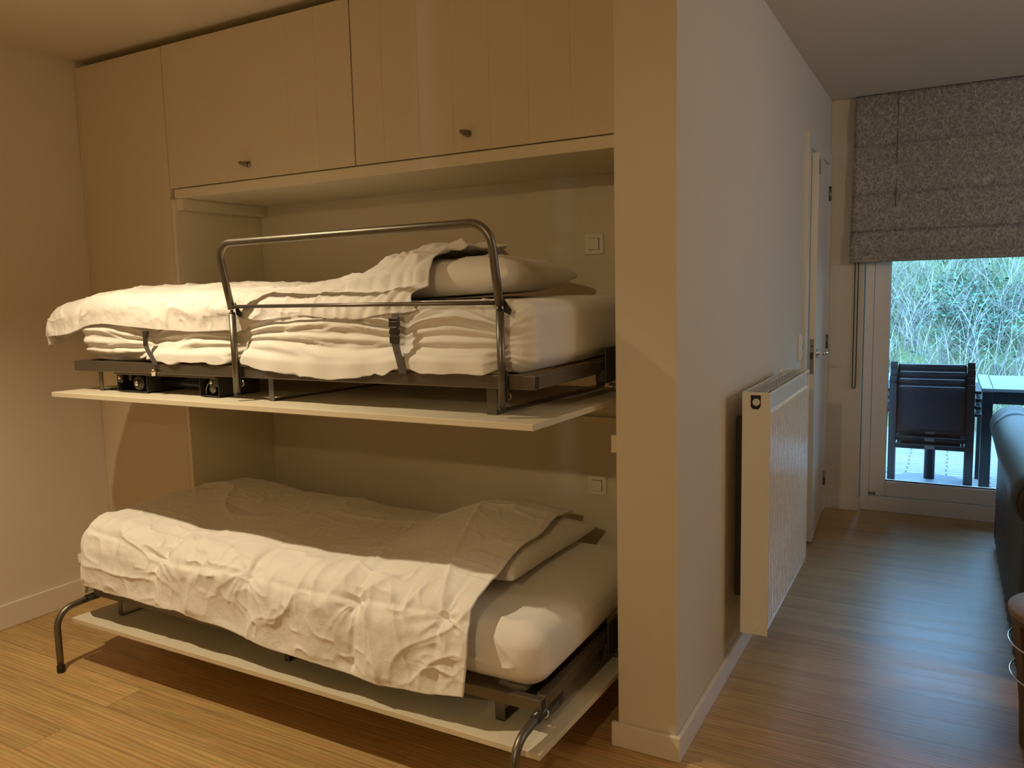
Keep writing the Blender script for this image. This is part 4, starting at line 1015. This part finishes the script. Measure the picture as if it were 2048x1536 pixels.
def patio_chair():
    r = thing('patio_chair', '', 'chair', (.605, 3.80, ZT))
    z = ZT
    for s_ in (-1, 1):
        cx = .605 + s_ * .2375
        # back post and rear leg in one: slight backward lean above the seat
        mb = MB(); hw, hd = .0225, .014
        prof = [(3.83, z), (3.815, z + .48), (3.79, z + .93)]
        vs = []
        for (y, zz) in prof: vs += [(cx - hw, y - hd, zz), (cx + hw, y - hd, zz), (cx + hw, y + hd, zz), (cx - hw, y + hd, zz)]
        fs = [(3, 2, 1, 0), (8, 9, 10, 11)] + [(q + k, q + (k + 1) % 4, q + 4 + (k + 1) % 4, q + 4 + k) for q in (0, 4) for k in range(4)]
        mb.add(vs, fs); mb.build('back_post', 'anthracite', r)
        MB().box(.605 + s_ * .264 - .015, .605 + s_ * .264 + .015, 4.30, 4.330, z, z + .7148, .003).build('leg', 'anthracite', r)
        ar = MB(); ar.box(.605 + s_ * .2850 - .0200, .605 + s_ * .2850 + .0200, 3.79, 4.331, z + .715, z + .738, .006); ar.build('armrest', 'anthracite', r)
        MB().box(.605 + s_ * .200 - .010, .605 + s_ * .200 + .010, 3.829, 4.285, z + .475, z + .500, .003).build('seat_rail', 'anthracite', r)
    # curved top rail, sling back, seat
    n = 24
    def bow(t_): return .018 * (1 - (2 * t_ - 1) ** 2)
    mb = MB(); pts = [(.605 - .205 + .41 * i / n, 3.800 - bow(i / n) + .006, z + .905) for i in range(n + 1)]
    mb.tube(pts, .011, 10); mb.build('top_rail', 'anthracite', r)
    PP = np.zeros((n + 1, 14, 3))
    for i in range(n + 1):
        for j in range(14):
            t_ = i / n; v_ = j / 13
            PP[i, j] = (.605 - .213 + .426 * t_, 3.803 - bow(t_) + .020 * (1 - v_) - .004, z + .606 + .299 * v_)
    thick_sheet('back_sling', PP, .003, 'sling', r)
    MB().box(.605 - .2110, .605 + .2110, 3.818, 3.840, z + .592, z + .609, .003).build('lower_back_rail', 'anthracite', r)
    MB().box(.605 - .188, .605 + .188, 3.84, 4.284, z + .495, z + .500, .001).build('seat_sling', 'sling', r)
    MB().box(.605 - .2148, .605 + .2148, 3.806, 3.828, z + .470, z + .500, .003).build('rear_seat_rail', 'anthracite', r)
    MB().box(.605 - .2445, .605 + .2445, 4.288, 4.315, z + .470, z + .500, .003).build('front_seat_rail', 'anthracite', r)
    MB().box(.605 - .03, .605 + .03, 3.8040, 3.8062, z + .474, z + .496).build('maker_plate', 'steel', r)
    return r
ch = patio_chair()
labs = ['black sling patio chair, the lowest of the stack outside the terrace door', 'black sling patio chair, second from the bottom of the outdoor stack',
        'black sling patio chair, third from the bottom of the outdoor stack', 'black sling patio chair, topmost of the stack outside the terrace door']
for i in range(4):
    c = ch if i == 0 else copy_tree(ch)
    c.location = (.605 + (0, -.003, 0, -.003)[i], 3.80 + .034 * i, ZT + .048 * i)
    c['label'] = labs[i]; c['group'] = 'stacked patio chairs'

bt = thing('bistro_table', 'grey pedestal table with a round floor plate behind the chair stack', 'table', (.595, 4.72, ZT))
MB().lathe([(.272, 0), (.280, .006), (.277, .014), (.06, .030), (.05, .034)], (.590, 4.87, ZT), n=64).build('floor_plate', 'base', bt)
pm = MB(); pm.lathe([(.040, 0), (.040, .44), (.054, .442), (.054, .50), (.036, .502), (.036, .80)], (.592, 4.87, ZT + .033), n=28); pm.build('pedestal', 'anthracite', bt)
MB().box(.25, .905, 4.50, 5.22, ZT + .834, ZT + .855, .003).build('table_top', 'slat', bt)

gt = thing('garden_table', 'dark framed garden table with light slatted top on the terrace right of the chairs', 'table', (1.75, 4.70, ZT))
for i in range(9):
    y = 4.275 + i * .0985; MB().box(.99, 2.52, y, y + .094, .722, .744, .002).build('slat', 'slat', gt)
tf = MB(); tf.box(.915, .985, 4.20, 5.20, .722, .745, .002).box(2.525, 2.595, 4.20, 5.20, .722, .745, .002).box(.986, 2.524, 4.20, 4.27, .722, .745, .002)
tf.build('top_frame', 'slat', gt)
ap = MB(); ap.box(.925, 2.585, 4.205, 4.23, .635, .7215, .002).box(.925, .95, 4.23, 5.18, .635, .7215, .002).box(2.56, 2.585, 4.23, 5.18, .635, .7215, .002).box(.925, 2.585, 5.18, 5.195, .635, .7215, .002)
ap.build('apron', 'anthracite', gt)
for x, y in ((.921, 4.201), (2.521, 4.201), (.921, 5.13), (2.521, 5.13)):
    MB().box(x, x + .068, y, y + .068, ZT, .7215, .003).build('leg', 'anthracite', gt)

# dune behind the terrace
gx = np.linspace(-7, 11, 150); gy = np.linspace(7.2, 17, 120); A_, B_ = np.meshgrid(gx, gy, indexing='ij')
def dune(x, y): return ZT - .03 + .62 * np.maximum(0, y - 7.7) ** 1.02 * sst(y, 7.3, 8.6) + .25 * fbm(x * .5, y * .5, 2, 3) * sst(y, 7.6, 9)
PP = np.stack([A_, B_, dune(A_, B_)], 2)
o = np_mesh('dune_slope', PP.reshape(-1, 3), grid_faces(150, 120), 'sand'); o['kind'] = 'structure'

def tint_mesh(ob, cols, per):
    at = ob.data.color_attributes.new('tint', 'FLOAT_COLOR', 'POINT')
    c = np.repeat(np.concatenate([cols, np.ones((len(cols), 1))], 1), per, axis=0); at.data.foreach_set('color', c.ravel())
def blades(name, n, seed, yr, xr, L, W, cols_fn, label, clump=12):
    r = np.random.RandomState(seed); nc = n // clump
    cx = r.uniform(*xr, nc); cy = yr[0] + (yr[1] - yr[0]) * r.rand(nc) ** 1.1
    lean = r.uniform(0, 2 * np.pi, nc)
    x = np.repeat(cx, clump) + r.normal(0, .05, nc * clump); y = np.repeat(cy, clump) + r.normal(0, .05, nc * clump)
    n = len(x); z = dune(x, y) - .02
    az = np.repeat(lean, clump) + r.normal(0, 1.1, n); l = r.uniform(*L, n); bend = r.uniform(.25, 1.25, n); w_ = r.uniform(*W, n)
    S = 6; V = np.zeros((n, S, 2, 3)); wa = az + np.pi / 2 + r.normal(0, .6, n)
    px, py, pz = x.copy(), y.copy(), z.copy(); th = r.uniform(.05, .35, n)
    for k in range(S):
        ww = w_ * (1 - (k / (S - 1)) ** 2 * .85)
        V[:, k, 0] = np.stack([px - ww * np.cos(wa), py - ww * np.sin(wa), pz], 1); V[:, k, 1] = np.stack([px + ww * np.cos(wa), py + ww * np.sin(wa), pz], 1)
        st_ = l / (S - 1); px = px + st_ * np.sin(th) * np.cos(az); py = py + st_ * np.sin(th) * np.sin(az); pz = pz + st_ * np.cos(th); th = th + bend * 2.2 / (S - 1)
    base = (np.arange(n) * S * 2)[:, None, None]; k = np.arange(S - 1)[None, :, None] * 2
    F = (base + k + np.array([0, 1, 3, 2])[None, None, :]).reshape(-1, 4)
    ob = np_mesh(name, V.reshape(-1, 3), F, 'grass'); tint_mesh(ob, cols_fn(r, n, x, y), S * 2)
    ob['kind'] = 'stuff'; ob['label'] = label; ob['category'] = 'grass'; return ob
def straw(r, n, x, y):
    t_ = r.rand(n)[:, None]; g_ = (fbm(x * .9, y * .9, 4, 2) > .02)[:, None] * r.rand(n)[:, None]
    c = np.array([.47, .45, .40]) * (1 - t_) + np.array([.20, .18, .15]) * t_
    return c * (1 - .6 * g_) + np.array([.16, .22, .09]) * .6 * g_
def green(r, n, x, y):
    t_ = r.rand(n)[:, None]; return np.array([.10, .165, .05]) * (1 - t_) + np.array([.22, .25, .12]) * t_
ga = blades('marram_grass', 22800, 3, (7.55, 14.5), (-3.5, 6.5), (.45, 1.05), (.0022, .0050), straw, 'dry marram grass with short green grass covering the dune behind the terrace')
gb = blades('marram_grass', 9000, 5, (8.0, 13.5), (-3.5, 6.5), (.15, .40), (.004, .008), green, '', 10)
bm = bmesh.new(); bm.from_mesh(ga.data); k_ = len(bm.verts); bm2 = gb.data; bm2.transform(Matrix.Translation(gb.location - ga.location)); bm.from_mesh(bm2)
bm.to_mesh(ga.data); bm.free(); bpy.data.objects.remove(gb)

# low green bush patch
r = np.random.RandomState(11); n = 1900; x = .95 + r.normal(0, .38, n); y = 9.35 + r.normal(0, .35, n); z = dune(x, y) + r.uniform(.02, .32, n)
V = np.zeros((n, 4, 3)); a = r.uniform(0, 6.28, n); s_ = r.uniform(.014, .030, n); tl = r.uniform(-.5, .9, n)
for k, (p_, q_) in enumerate(((-1.4, 0), (0, -.8), (1.4, 0), (0, .8))):
    V[:, k, 0] = x + s_ * (p_ * np.cos(a) - q_ * np.sin(a)); V[:, k, 1] = y + s_ * (p_ * np.sin(a) + q_ * np.cos(a)) * np.cos(tl); V[:, k, 2] = z + s_ * q_ * np.sin(tl) + s_ * p_ * .3
ob = np_mesh('bush_leaves', V.reshape(-1, 3), np.arange(n * 4).reshape(n, 4), 'leaf')
tint_mesh(ob, np.array([.035, .10, .055]) * (1 + r.rand(n)[:, None] * 1.6), 4); ob['kind'] = 'stuff'; ob['label'] = 'patch of dark green bramble leaves in the dune grass'; ob['category'] = 'bush'
